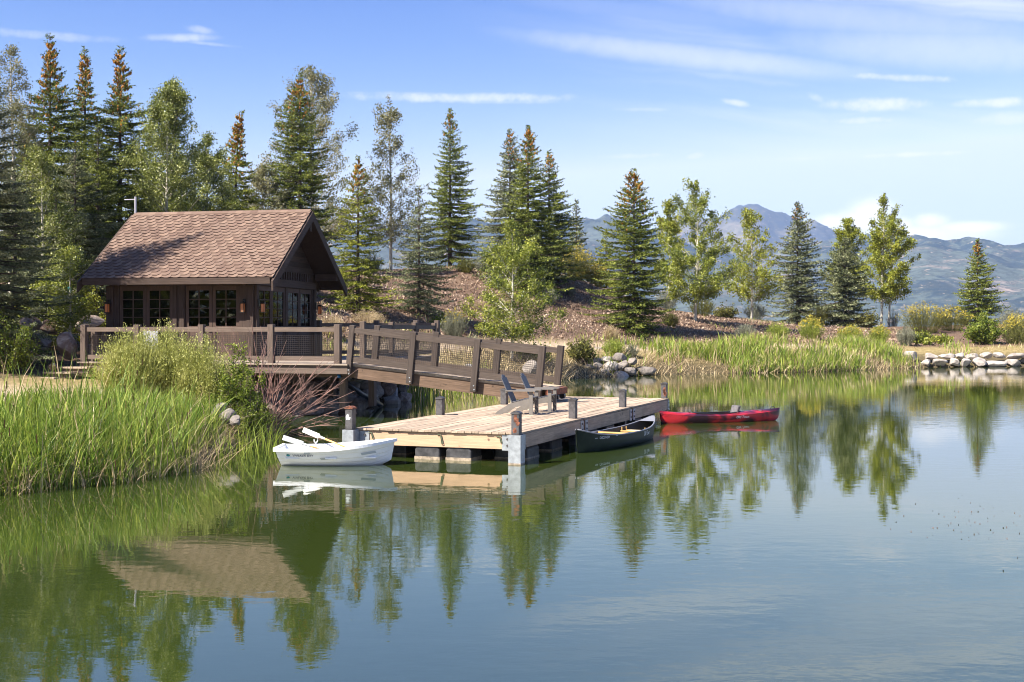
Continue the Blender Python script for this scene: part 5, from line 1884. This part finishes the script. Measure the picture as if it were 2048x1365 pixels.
# ------------------------------------------------------------------ dock
DOCK = Vector((0.16, 25.1, 0))
DKR = math.atan2(-0.345, 0.939)
dock = thing('floating_dock', 'broad floating dock of pale weathered boards with pine fascia', 'dock', DOCK, DKR)
KZ, KW, KS = 0.615, 3.70, 4.42
RD = rng(700)
for s in range(3):
    y0, y1 = s * KS + (0.05 if s else -0.04), (s + 1) * KS - 0.05
    b = MB()
    nb_ = 25
    bw = KW / nb_
    for k in range(nb_):
        xa = -KW + k * bw
        cut = RD.uniform(0.3, 0.7)
        ym = y0 + (y1 - y0) * cut
        for (a, c) in ((y0, ym - 0.003), (ym + 0.003, y1)):
            dz_ = RD.uniform(-0.006, 0.004)
            b.box(xa + 0.004, xa + bw - 0.005, a + RD.uniform(-0.012, 0.012) * (a == y0), c, KZ - 0.04 + dz_, KZ + dz_)
    b.build('deck_boards', M['deck_y'], dock)
    for xa, nm in ((-0.06, 0), (-KW, 1)):
        b = MB()
        b.box(xa, xa + 0.06, y0 + 0.06, y1 - 0.02, KZ - 0.33, KZ - 0.05)
        b.build('side_fascia', M['fascia_y'], dock)
    for ya in ((y0 + 0.02, y1 - 0.08) if s else (y1 - 0.08,)):
        b = MB()
        b.box(-KW + 0.07, -0.07, ya, ya + 0.055, KZ - 0.32, KZ - 0.05)
        b.build('cross_beam', M['fascia_x'], dock)
    for ya in (y0 + 0.03, y1 - 0.22):
        if s == 0 and ya < 1:
            ya = 0.10
        b = MB()
        b.box(0.002, 0.014, ya, ya + 0.20, KZ - 0.36, KZ - 0.06)
        pl = b.build('bracket', M['steel'], dock)
        bb = MB()
        for zz in (-0.13, -0.26):
            bb.tube([(0.015, ya + 0.1, KZ + zz), (0.032, ya + 0.1, KZ + zz)], 0.02, 8)
        bb.build('bolt', M['bolt'], pl)
    for xf, yf in ((-2.05, 0.6), (-1.35, 0.6), (-0.45, 0.7), (-3.2, 0.7), (-0.55, 2.6), (-2.0, 2.8), (-3.2, 2.8)):
        front_ = s == 0 and yf == 0.6
        yy = s * KS + yf - (0.575 if front_ else 0)
        b = MB()
        hw, dd_ = (0.28, 0.6) if yf == 0.6 else (0.36, 0.75)
        b.prism([(xf - hw, -0.25), (xf + hw, -0.25), (xf + hw, 0.20), (xf + hw - 0.04, 0.27), (xf - hw + 0.04, 0.27), (xf - hw, 0.20)], yy, yy + dd_, 'y')
        fl = b.build('float', M['float'], dock, bevel=0.03)
        bb = MB()
        bb.box(xf - hw - 0.004, xf + hw + 0.004, yy - 0.005, yy + dd_ + 0.005, -0.05, 0.06 if front_ else 0.035)
        bb.build('waterline_stain', M['scum'], fl)
b = MB()
b.box(-KW + 0.02, -0.02, 0.0, 0.06, KZ - 0.345, KZ - 0.055)
b.build('front_fascia', M['fascia_x'], dock)
for xa, w_ in ((-KW + 0.02, 0.32), (-0.38, 0.36)):
    b = MB()
    b.box(xa, xa + w_, -0.014, -0.002, KZ - 0.37, KZ - 0.06)
    pl = b.build('bracket', M['steel'], dock)
    bb = MB()
    for zz in (-0.14, -0.27):
        bb.tube([(xa + (0.12 if w_ > 0.33 else 0.22), -0.016, KZ + zz), (xa + (0.12 if w_ > 0.33 else 0.22), -0.034, KZ + zz)], 0.024, 8)
    bb.build('bolt', M['bolt'], pl)
# short loop of rope on the fascia
for xa, dn in ((-1.72, 0.19), (-0.42, 0.13), (-3.3, 0.12)):
    b = MB()
    b.tube([(xa - 0.08, -0.012, KZ - 0.10), (xa, -0.02, KZ - 0.09), (xa + 0.05, -0.022, KZ - 0.09 - dn), (xa + 0.02, -0.02, KZ - 0.1 - dn), (xa - 0.01, -0.016, KZ - 0.12)], 0.009, 6)
    b.build('rope', plain('green grey rope', (0.10, 0.12, 0.07), 0.9), dock)


def piling(label, lx, ly, top, rust=False, sleeve=False, sz=0.17):
    q = Matrix.Translation(DOCK) @ Matrix.Rotation(DKR, 4, 'Z') @ Vector((lx, ly, 0))
    o = thing('dock_piling', label, 'piling', (q.x, q.y, 0), DKR, 'steel pilings of the dock')
    b = MB()
    b.box(-sz / 2, sz / 2, -sz / 2, sz / 2, -1.2, top)
    b.build('tube', M['black_steel'], o, bevel=0.012)
    b = MB()
    b.box(-sz / 2 - 0.012, sz / 2 + 0.012, -sz / 2 - 0.012, sz / 2 + 0.012, top, top + 0.03)
    b.prism([(-sz / 2 - 0.01, top + 0.03), (sz / 2 + 0.01, top + 0.03), (0.03, top + 0.06), (-0.03, top + 0.06)], -sz / 2, sz / 2, 'y')
    b.build('cap', M['rust'] if rust == 2 else M['black_steel'], o)
    if rust:
        b = MB()
        RRR = rng(int(abs(lx * 100) + abs(ly) * 10 + 3))
        for _ in range(5 if rust == 1 else 2):
            xa, za = RRR.uniform(-sz * 0.4, sz * 0.2), RRR.uniform(KZ, top - 0.15)
            hh = RRR.uniform(0.05, 0.16)
            b.prism([(xa, za), (xa + 0.05, za + 0.01), (xa + 0.065, za + hh), (xa + 0.02, za + hh * 1.2), (xa - 0.012, za + hh * 0.6)], -sz / 2 - 0.003, -sz / 2 - 0.001, 'y')
        b.build('rust_patch', M['rust'] if rust == 1 else M['patch_grey'], o)
    if sleeve:
        b = MB()
        w = sz / 2 + 0.045
        b.box(-w, w, -w, -w + 0.02, -0.35, KZ - 0.03)
        b.box(-w, w, w - 0.02, w, -0.35, KZ - 0.03)
        b.box(-w, -w + 0.02, -w + 0.02, w - 0.02, -0.35, KZ - 0.03)
        b.box(w - 0.02, w, -w + 0.02, w - 0.02, -0.35, KZ - 0.03)
        sl_ = b.build('sleeve', M['steel'], o)
        b = MB()
        b.box(-w - 0.003, w + 0.003, -w - 0.003, w + 0.003, -0.05, 0.03)
        b.build('waterline_stain', M['scum'], sl_)
    return o


piling('rust-streaked piling in a galvanised sleeve at the near right corner of the dock', 0.0, -0.20, 1.0, 1, True)
piling('piling with pale scrapes at the near left corner of the dock behind the rowboat', -KW - 0.02, -0.16, 1.02, 2, True)
piling('black piling on the right edge of the dock beside the canoe bow', -0.2, KS - 0.22, 1.03, 0)
piling('black piling on the right edge of the dock above the canoe stern', -0.2, 2 * KS - 0.22, 1.03, 0)
piling('rusty piling at the far right corner of the dock above the kayak', -0.14, 3 * KS - 0.1, 1.03, 1)
piling('grey piling on the left edge of the dock nearest the rowboat', -KW + 0.13, KS - 0.2, 1.0, 0)
piling('grey piling on the left edge of the dock beneath the gangway', -KW + 0.13, 2 * KS - 0.2, 1.0, 0)


# ------------------------------------------------------------------ chairs
def chair(label, x, y, rot):
    t = thing('adirondack_chair', label, 'chair', (x, y, KZ + 0.004), rot, 'chairs on the dock')
    # local +x is forward
    for s in (-1, 1):
        b = MB()
        b.prism([(0.36, 0.0), (0.45, 0.0), (0.45, 0.56), (0.36, 0.56)], s * 0.30 - 0.02, s * 0.30 + 0.02, 'y')
        b.build('front_leg', M['chair'], t)
        b = MB()
        b.prism([(0.43, 0.36), (0.36, 0.24), (-0.10, 0.16), (-0.32, 0.0), (-0.50, 0.0), (-0.46, 0.06), (-0.12, 0.27), (0.40, 0.40)], s * 0.26 - 0.018, s * 0.26 + 0.018, 'y')
        b.build('side_rail', M['chair'], t)
        b = MB()
        b.prism([(0.52, s * 0.24), (0.52, s * 0.38), (-0.22, s * 0.36), (-0.24, s * 0.27)], 0.562, 0.588, 'z')
        b.build('armrest', M['chair'], t)
    for k in range(6):
        xx = 0.40 - 0.085 * k
        zz = 0.402 - 0.020 * k
        b = MB()
        b.box(xx - 0.035, xx + 0.04, -0.28, 0.28, zz - 0.0, zz + 0.022)
        b.build('seat_slat', M['chair_back'], t)
    for k in range(5):
        yy = -0.2 + 0.1 * k
        hh = 0.96 - 0.018 * (k - 2) ** 2
        b = MB()
        b.beam((-0.08, yy, 0.27), (-0.08 - (hh - 0.27) * 0.45, yy, hh), 0.088, 0.022, (1, 0, 0.4))
        b.build('back_slat', M['chair_back'], t)
    b = MB()
    b.box(-0.24, -0.19, -0.27, 0.27, 0.52, 0.56)
    b.build('back_brace', M['chair'], t)
    return t


chair('nearer grey adirondack chair on the dock', 0.14, 30.6, math.radians(-14))
chair('farther grey adirondack chair on the dock beside the gangway foot', 0.62, 31.6, math.radians(-14))


# ------------------------------------------------------------------ boats
def loft(fn, nu, nv, u0=0.0, u1=1.0):
    V = np.array([[fn(u0 + (u1 - u0) * i / (nu - 1), -1 + 2 * j / (nv - 1)) for j in range(nv)] for i in range(nu)])
    ii = np.arange(nu * nv).reshape(nu, nv)
    Q = np.stack((ii[:-1, :-1], ii[1:, :-1], ii[1:, 1:], ii[:-1, 1:]), -1).reshape(-1, 4)
    return V, Q


def lettering(text, name, parent, mt, place, size, shear=0.0, extrude=0.0):
    """text as a mesh, each vertex put on a curved surface by place(s, t)"""
    cu = bpy.data.curves.new('lettering', 'FONT')
    cu.body = text
    cu.size = size
    cu.shear = shear
    cu.resolution_u = 3
    tmp = bpy.data.objects.new('lettering_tmp', cu)
    COL.objects.link(tmp)
    dg = bpy.context.evaluated_depsgraph_get()
    dg.update()
    me = bpy.data.meshes.new_from_object(tmp.evaluated_get(dg))
    bpy.data.objects.remove(tmp)
    bpy.data.curves.remove(cu)
    for v in me.vertices:
        v.co = place(v.co.x, v.co.y)
    me.materials.clear()
    me.materials.append(mt)
    me.name = name
    o = bpy.data.objects.new(name, me)
    COL.objects.link(o)
    o.parent = parent
    return o


# white rowboat: local +x is the bow, -y faces the viewer
RB = at(668, 925, 25.15)
rb = thing('rowboat', 'white lapstrake plastic rowboat floating beside the dock', 'boat', (RB.x + 0.09, 24.95, 0.0), math.radians(-1))
rb.scale = (0.91, 0.91, 0.94)


def rb_beam(u):
    return 0.48 + 0.16 * math.sin(math.pi * min(1, u / 0.9) * 0.62 + 0.25) if u < 0.45 else 0.635 * max(0.0, 1 - ((u - 0.45) / 0.55) ** 2.4) ** 0.8


def rb_sheer(u):
    return 0.36 - 0.10 * u * (1 - u) + 0.17 * u ** 2


def rb_keel(u):
    return -0.10 + 0.05 * (1 - u) ** 2 + 0.20 * max(0, (u - 0.72) / 0.28) ** 2.2


def rb_x(u, z):
    rake_b = 0.10 * max(0, u) ** 3 * (z / 0.5)
    rake_s = -0.10 * (1 - u) ** 3 * (z / 0.4)
    return -1.17 + 2.34 * u + rake_b + rake_s


def rb_fn(off=0.0, lap=True):
    def fn(u, v):
        s = 1 if v > 0 else -1
        a = abs(v)
        bm_, sh, ke = max(0.0, rb_beam(u) - off), rb_sheer(u), rb_keel(u) + off
        yy = bm_ * (0.10 * a + 0.90 * a ** 0.55 if u < 0.5 else a ** (0.6 + 0.5 * (u - 0.5)))
        zz = ke + (sh - ke) * (a ** 2.0 * 0.75 + 0.25 * a)
        if lap and 0.25 < a < 0.999:
            ph = ((a - 0.25) / 0.75 * 5) % 1.0
            yy += 0.016 * (1 - ph) * min(1, bm_ * 4)
        return (rb_x(u, zz), s * yy, zz)
    return fn


V, Q = loft(rb_fn(), 40, 101)
hull = np_obj('hull', V.reshape(-1, 3), [Q], M['white_hull'], rb, smooth=False)
Vi, Qi = loft(rb_fn(0.03, False), 40, 41)
np_obj('inner_hull', Vi.reshape(-1, 3), [Qi], M['white_hull'], rb, smooth=True)
# transom
b = MB()
tv = [rb_fn()(0, -1 + 2 * j / 24) for j in range(25)]
b.add(tv + [(p[0] + 0.03, p[1], p[2]) for p in tv], [tuple(range(25)), tuple(reversed(range(25, 50)))])
b.build('transom', M['white_hull'], rb)
# gunwale
for s in (-1, 1):
    b = MB()
    P_ = []
    for i in range(30):
        u = i / 29
        p_ = rb_fn(0.0, False)(u, s * 1.0)
        P_.append((p_[0] + (0.02 if i == 29 else 0), p_[1] + s * 0.012, p_[2] - 0.012))
    for i in range(29):
        b.beam(P_[i], P_[i + 1], 0.065, 0.062)
    b.build('gunwale', M['white_rim'], rb)
b = MB()
p_, q_ = rb_fn(0, False)(0, -1), rb_fn(0, False)(0, 1)
b.beam((p_[0] - 0.01, p_[1], p_[2] - 0.01), (q_[0] - 0.01, q_[1], q_[2] - 0.01), 0.065, 0.08)
b.build('stern_rim', M['white_rim'], rb)
for u_, w_ in ((0.12, 0.30), (0.48, 0.24), (0.82, 0.30)):
    b = MB()
    xx = -1.17 + 2.34 * u_
    hb = rb_beam(u_) - 0.06
    b.box(xx - w_ / 2, xx + w_ / 2, -hb, hb, 0.16, 0.19)
    b.build('seat', M['white_rim'], rb)
for s in (-1, 1):
    xx = -0.57
    yy = s * rb_fn(0, False)(0.25, 1.0)[1]
    b = MB()
    b.tube([(xx, yy, 0.30), (xx, yy, 0.40)], 0.014, 8)
    b.tube([(xx - 0.04, yy, 0.47), (xx - 0.035, yy, 0.42), (xx, yy, 0.40), (xx + 0.035, yy, 0.42), (xx + 0.04, yy, 0.47)], 0.012, 8)
    b.build('oarlock', M['white_rim'], rb)


def rb_side(u, z, lift=0.004):
    """point on the viewer side of the hull at given u and height"""
    lo, hi = 0.2, 0.995
    f_ = rb_fn()
    for _ in range(30):
        mid = (lo + hi) / 2
        if f_(u, -mid)[2] < z:
            lo = mid
        else:
            hi = mid
    p = f_(u, -lo)
    return Vector((p[0], p[1] - lift, p[2]))


def rb_place(u_start, z_base):
    def pl(s, t):
        return rb_side(u_start + s / 2.34, z_base + t, 0.014)
    return pl


lettering('WALKER BAY', 'lettering', rb, M['navy'], rb_place(0.135, 0.205), 0.072, 0.35)
b = MB()
ring = [rb_side(0.10 + 0.026 / 2.34 * 2 * math.cos(t_ * math.pi / 8) * 0.75, 0.232 + 0.024 * math.sin(t_ * math.pi / 8), 0.014) for t_ in range(16)]
b.add(ring, [tuple(range(16))])
b.build('emblem', M['teal'], rb)
b = MB()
b.add([rb_side(0.245, 0.262, .04), rb_side(0.305, 0.262, .04), rb_side(0.30, 0.31, .045), rb_side(0.25, 0.315, .045)], [(0, 1, 2, 3)])
b.build('oarlock_plate', M['patch_grey'], rb)
for ua, ub, za, zb_, ri in ((0.38, 0.47, 0.135, 0.175, 0.02), (0.74, 0.86, 0.23, 0.275, 0.04)):
    b = MB()
    n_ = 6
    top_ = [rb_side(ua + (ub - ua) * i / n_, zb_ + ri * i / n_, 0.012) for i in range(n_ + 1)]
    bot_ = [rb_side(ua + 0.01 + (ub - ua) * i / n_, za + ri * i / n_, 0.012) for i in range(n_ + 1)]
    b.add(top_ + bot_, [(i, i + 1, n_ + 2 + i, n_ + 1 + i) for i in range(n_)])
    b.build('worn_patch', M['patch_grey'], rb)

# oars rest in the oarlocks: things of their own
RBM = Matrix.Translation(rb.location) @ Matrix.Rotation(math.radians(-1), 4, 'Z')


def oar(label, s, tip, handle):
    o = thing('oar', label, 'oar', rb.location, math.radians(-1), 'oars of the rowboat')
    o.scale = rb.scale
    t_, h_ = Vector(tip), Vector(handle)
    d = (h_ - t_).normalized()
    b = MB()
    b.tube([t_ + d * 0.50, h_], [0.02, 0.017], 8)
    b.build('shaft', M['oar_wood'], o, True)
    b = MB()
    b.beam(t_, t_ + d * 0.45, 0.025, 0.11, (0, 0.35, 1))
    b.tube([t_ + d * 0.40, t_ + d * 0.62], [0.03, 0.022], 8)
    b.build('blade', M['oar_blade'], o, bevel=0.01)


oar('near oar with a grey blade lying over the rowboat stern', -1, (-1.10, -0.46, 0.60), (-0.18, -0.30, 0.30))
oar('far oar with a pale blade raised over the far side of the rowboat', 1, (-0.88, 0.72, 0.67), (0.25, 0.20, 0.30))

# canoe
cn_dir = Vector((0.345, 0.939, 0))
cn = thing('canoe', 'dark green open canoe floating along the right side of the dock', 'canoe', (2.47, 29.2, 0.0), math.atan2(4.3, 2.16))
CLN, CBM = 4.8, 0.90


def cn_fn(off=0.0):
    def fn(u, v):
        w = 2 * u - 1
        s = 1 if v > 0 else -1
        a = abs(v)
        bm_ = max(0.0, CBM / 2 * max(0.0, 1 - abs(w) ** 2.3) ** 0.85 - off) + 0.006
        sh = 0.30 + 0.22 * abs(w) ** 3.2
        ke = -0.09 + 0.10 * max(0, (abs(w) - 0.8) / 0.2) ** 2 + off * 0.8
        yy = bm_ * (1 - (1 - a) ** 2.6) ** 0.9 * (1 - 0.05 * a)
        zz = ke + (sh - ke) * a ** 1.7
        xx = w * (CLN / 2 - off) * (1 - 0.03 * (1 - min(1, max(0, zz / 0.5))) * abs(w) ** 6)
        return (xx, s * yy, zz)
    return fn


V, Q = loft(cn_fn(), 60, 33)
np_obj('hull', V.reshape(-1, 3), [Q], M['canoe'], cn, smooth=True)
V, Q = loft(cn_fn(0.022), 60, 33, 0.012, 0.988)
np_obj('inner_hull', V.reshape(-1, 3), [Q], M['canoe_in'], cn, smooth=True)
for s in (-1, 1):
    b = MB()
    P_ = [cn_fn()(0.005 + 0.99 * i / 40, s) for i in range(41)]
    b.tube([(p_[0], p_[1], p_[2] + 0.004) for p_ in P_], 0.017, 6)
    b.build('gunwale', M['gun_grey'], cn, True)
for e in (0, 1):
    b = MB()
    us = (0.006, 0.06, 0.10) if e == 0 else (0.994, 0.94, 0.90)
    L_ = [cn_fn(0.01)(u_, -1) for u_ in us]
    R2 = [cn_fn(0.01)(u_, 1) for u_ in us]
    b.add([(p_[0], p_[1], p_[2] + 0.014) for p_ in L_ + R2], [(0, 1, 4, 3), (1, 2, 5, 4)])
    b.build('deck_plate', M['gun_grey'] if e else M['black_plastic'], cn)


def crossbar(u_, w_, z_, mt, nm):
    p_ = cn_fn(0.015)(u_, 1)
    b = MB()
    b.beam((p_[0], -p_[1], z_), (p_[0], p_[1], z_), w_, 0.03)
    b.build(nm, mt, cn)


crossbar(0.46, 0.07, 0.285, M['cane'], 'thwart')
for uc in (0.26, 0.74):
    b = MB()
    xa = (2 * uc - 1) * CLN / 2
    hb = abs(cn_fn(0.02)(uc, 1)[1])
    for xx in (xa - 0.14, xa + 0.14):
        b.beam((xx, -hb + 0.02, 0.23), (xx, hb - 0.02, 0.23), 0.045, 0.025)
    for yy in (-0.19, 0.19):
        b.beam((xa - 0.14, yy, 0.231), (xa + 0.14, yy, 0.231), 0.04, 0.025)
    so = b.build('seat', M['cane'], cn)
    b = MB()
    for k in range(7):
        b.box(xa - 0.115, xa + 0.115, -0.168 + k * 0.05, -0.138 + k * 0.05, 0.238, 0.243)
    for k in range(4):
        b.box(xa - 0.11 + k * 0.06, xa - 0.08 + k * 0.06, -0.17, 0.17, 0.2445, 0.248)
    b.build('webbing', M['web'], so)
    b = MB()
    for yy in (-hb + 0.05, hb - 0.05):
        for xx in (xa - 0.14, xa + 0.14):
            b.tube([(xx, yy, 0.23), (xx, yy, 0.33)], 0.01, 6)
    b.build('hanger', M['cane'], so)


def cn_side(x, z, lift=0.004):
    """right side of the canoe (local -y), x along the hull"""
    u = x / CLN + 0.5
    f_ = cn_fn()
    lo, hi = 0.1, 0.999
    for _ in range(28):
        mid = (lo + hi) / 2
        if f_(u, -mid)[2] < z:
            lo = mid
        else:
            hi = mid
    p_ = f_(u, -lo)
    return Vector((x, p_[1] - lift, p_[2]))


lettering('DISCOVERY', 'lettering', cn, M['white_letter'], lambda s, t: cn_side(-1.72 + s, 0.27 + t - 0.015 * s), 0.075, 0.1)
lettering('Old Town', 'lettering', cn, M['white_letter'], lambda s, t: cn_side(0.62 + s * 0.9, 0.17 + t * 1.2), 0.125, 0.25)
b = MB()
for xa in (-1.88, -1.06):
    b.add([cn_side(xa, 0.292), cn_side(xa + 0.1, 0.29), cn_side(xa + 0.1, 0.298), cn_side(xa, 0.30)], [(0, 1, 2, 3)])
b.build('stripe', M['white_letter'], cn)

# kayak
kyA, kyB = Vector((4.20, 35.6, 0)), Vector((7.92, 37.0, 0))
kd = (kyB - kyA)
KL = kd.length
ky = thing('kayak', 'red and black swirled sit-in kayak floating at the far corner of the dock', 'kayak', (kyA + kyB) / 2, math.atan2(kd.y, kd.x))


def ky_w(u):
    w = 2 * u - 1
    return 0.36 * max(0.0, 1 - abs(w) ** 2.6) ** 0.75 + 0.004


def ky_top(u):
    return 0.275 + 0.09 * abs(2 * u - 1) ** 2.5 + 0.02 * math.exp(-((u - 0.8) / 0.15) ** 2)


def ky_hull(u, v):
    s = 1 if v > 0 else -1
    a = abs(v)
    w = 2 * u - 1
    ke = -0.10 + 0.16 * max(0, (abs(w) - 0.75) / 0.25) ** 2
    sh = ky_top(u) - 0.07
    yy = ky_w(u) * (1 - (1 - a) ** 2.4) ** 0.8
    zz = ke + (sh - ke) * a ** 1.8
    return (w * KL / 2 * (1 - 0.03 * (1 - a)), s * yy, zz)


COCK = (0.24, 0.66)


def cock_half(u):
    t_ = (u - COCK[0]) / (COCK[1] - COCK[0])
    return 0.225 * max(0.0, 1 - abs(2 * t_ - 1) ** 3.0) ** 0.5 if 0 < t_ < 1 else 0.0


V, Q = loft(ky_hull, 60, 31)
np_obj('hull', V.reshape(-1, 3), [Q], M['kayak'], ky, smooth=True)
for s in (-1, 1):
    def ky_deck(u, v, s=s):
        a = (v + 1) / 2            # 0 at the seam, 1 at the cockpit rim or centre line
        w_ = ky_w(u)
        inn = min(cock_half(u), w_ * 0.9)
        yy = w_ + (inn - w_) * a
        q_ = yy / max(w_, 1e-4)
        zz = ky_top(u) - 0.07 + 0.07 * (1 - q_ ** 2)
        return ((2 * u - 1) * KL / 2, s * yy, zz)
    V, Q = loft(ky_deck, 90, 9)
    np_obj('deck', V.reshape(-1, 3), [Q], M['kayak'], ky, smooth=True)
b = MB()
rim = []
for i in range(41):
    t_ = 2 * math.pi * i / 40
    u = (COCK[0] + COCK[1]) / 2 + (COCK[1] - COCK[0]) / 2 * math.cos(t_) * 0.995
    yy = cock_half(u) * (1 if math.sin(t_) >= 0 else -1)
    rim.append(((2 * u - 1) * KL / 2, yy, ky_top(u) - 0.07 + 0.07 * (1 - (yy / ky_w(u)) ** 2) + 0.012))
b.tube(rim, 0.016, 6, False)
b.build('cockpit_rim', M['black_plastic'], ky, True)
b = MB()
xa, xb = (2 * COCK[0] - 1) * KL / 2, (2 * COCK[1] - 1) * KL / 2
b.box(xa + 0.1, xb - 0.05, -0.2, 0.2, 0.0, 0.02)
b.build('floor', M['black_plastic'], ky)
b = MB()
xs = xb - 0.22
b.prism([(xs - 0.06, 0.10), (xs + 0.02, 0.10), (xs + 0.16, 0.46), (xs + 0.06, 0.47)], -0.19, 0.19, 'y')
b.build('seat_back', plain('grey seat cover', (0.10, 0.09, 0.095), 0.7, var=0.4, scale=9), ky, bevel=0.03)
b = MB()
b.box(xs - 0.45, xs - 0.06, -0.19, 0.19, 0.05, 0.12)
b.build('seat', M['black_plastic'], ky, bevel=0.02)
for xx in (KL / 2 - 0.24, -KL / 2 + 0.24):
    b = MB()
    zt = ky_top(xx / KL + 0.5) + 0.0
    b.tube([(xx - 0.07, 0, zt - 0.01), (xx - 0.05, 0, zt + 0.045), (xx + 0.05, 0, zt + 0.05), (xx + 0.07, 0, zt - 0.01)], 0.013, 6)
    b.build('carry_handle', M['black_plastic'], ky, True)
for k, xx in enumerate((KL / 2 - 0.85, KL / 2 - 0.6)):
    b = MB()
    u = xx / KL + 0.5
    P_ = []
    for j in range(9):
        yy = ky_w(u) * 0.8 * (-1 + j / 4)
        P_.append((xx + 0.1 * (1 if k else -1) * (j / 4 - 1), yy, ky_top(u) - 0.07 + 0.07 * (1 - (yy / ky_w(u)) ** 2) + 0.012))
    b.tube(P_, 0.009, 5)
    b.build('bungee_cord', M['black_plastic'], ky)


def ky_side(x, z, lift=0.004):
    u = x / KL + 0.5
    lo, hi = 0.1, 0.999
    for _ in range(28):
        mid = (lo + hi) / 2
        if ky_hull(u, -mid)[2] < z:
            lo = mid
        else:
            hi = mid
    p_ = ky_hull(u, -lo)
    return Vector((x, p_[1] - lift, p_[2]))


lettering('Old Town', 'lettering', ky, M['white_letter'], lambda s, t: ky_side(0.30 + s, 0.115 + t), 0.105, 0.25)

# ------------------------------------------------------------------ air
hz = bpy.data.materials.new('haze')
hz.use_nodes = True
HN = NT(hz.node_tree)
for nd in list(hz.node_tree.nodes):
    hz.node_tree.nodes.remove(nd)
ho = HN.n('ShaderNodeOutputMaterial')
hv = HN.n('ShaderNodeVolumePrincipled')
hv.inputs['Color'].default_value = (0.44, 0.62, 1.0, 1)
hv.inputs['Density'].default_value = 0.000060
hv.inputs['Anisotropy'].default_value = 0.0
HN.t.links.new(hv.outputs[0], ho.inputs['Volume'])
b = MB()
b.box(-14500, 14500, -3300, 11900, -70, 1180)
o = b.build('haze', hz)
o['kind'] = 'stuff'
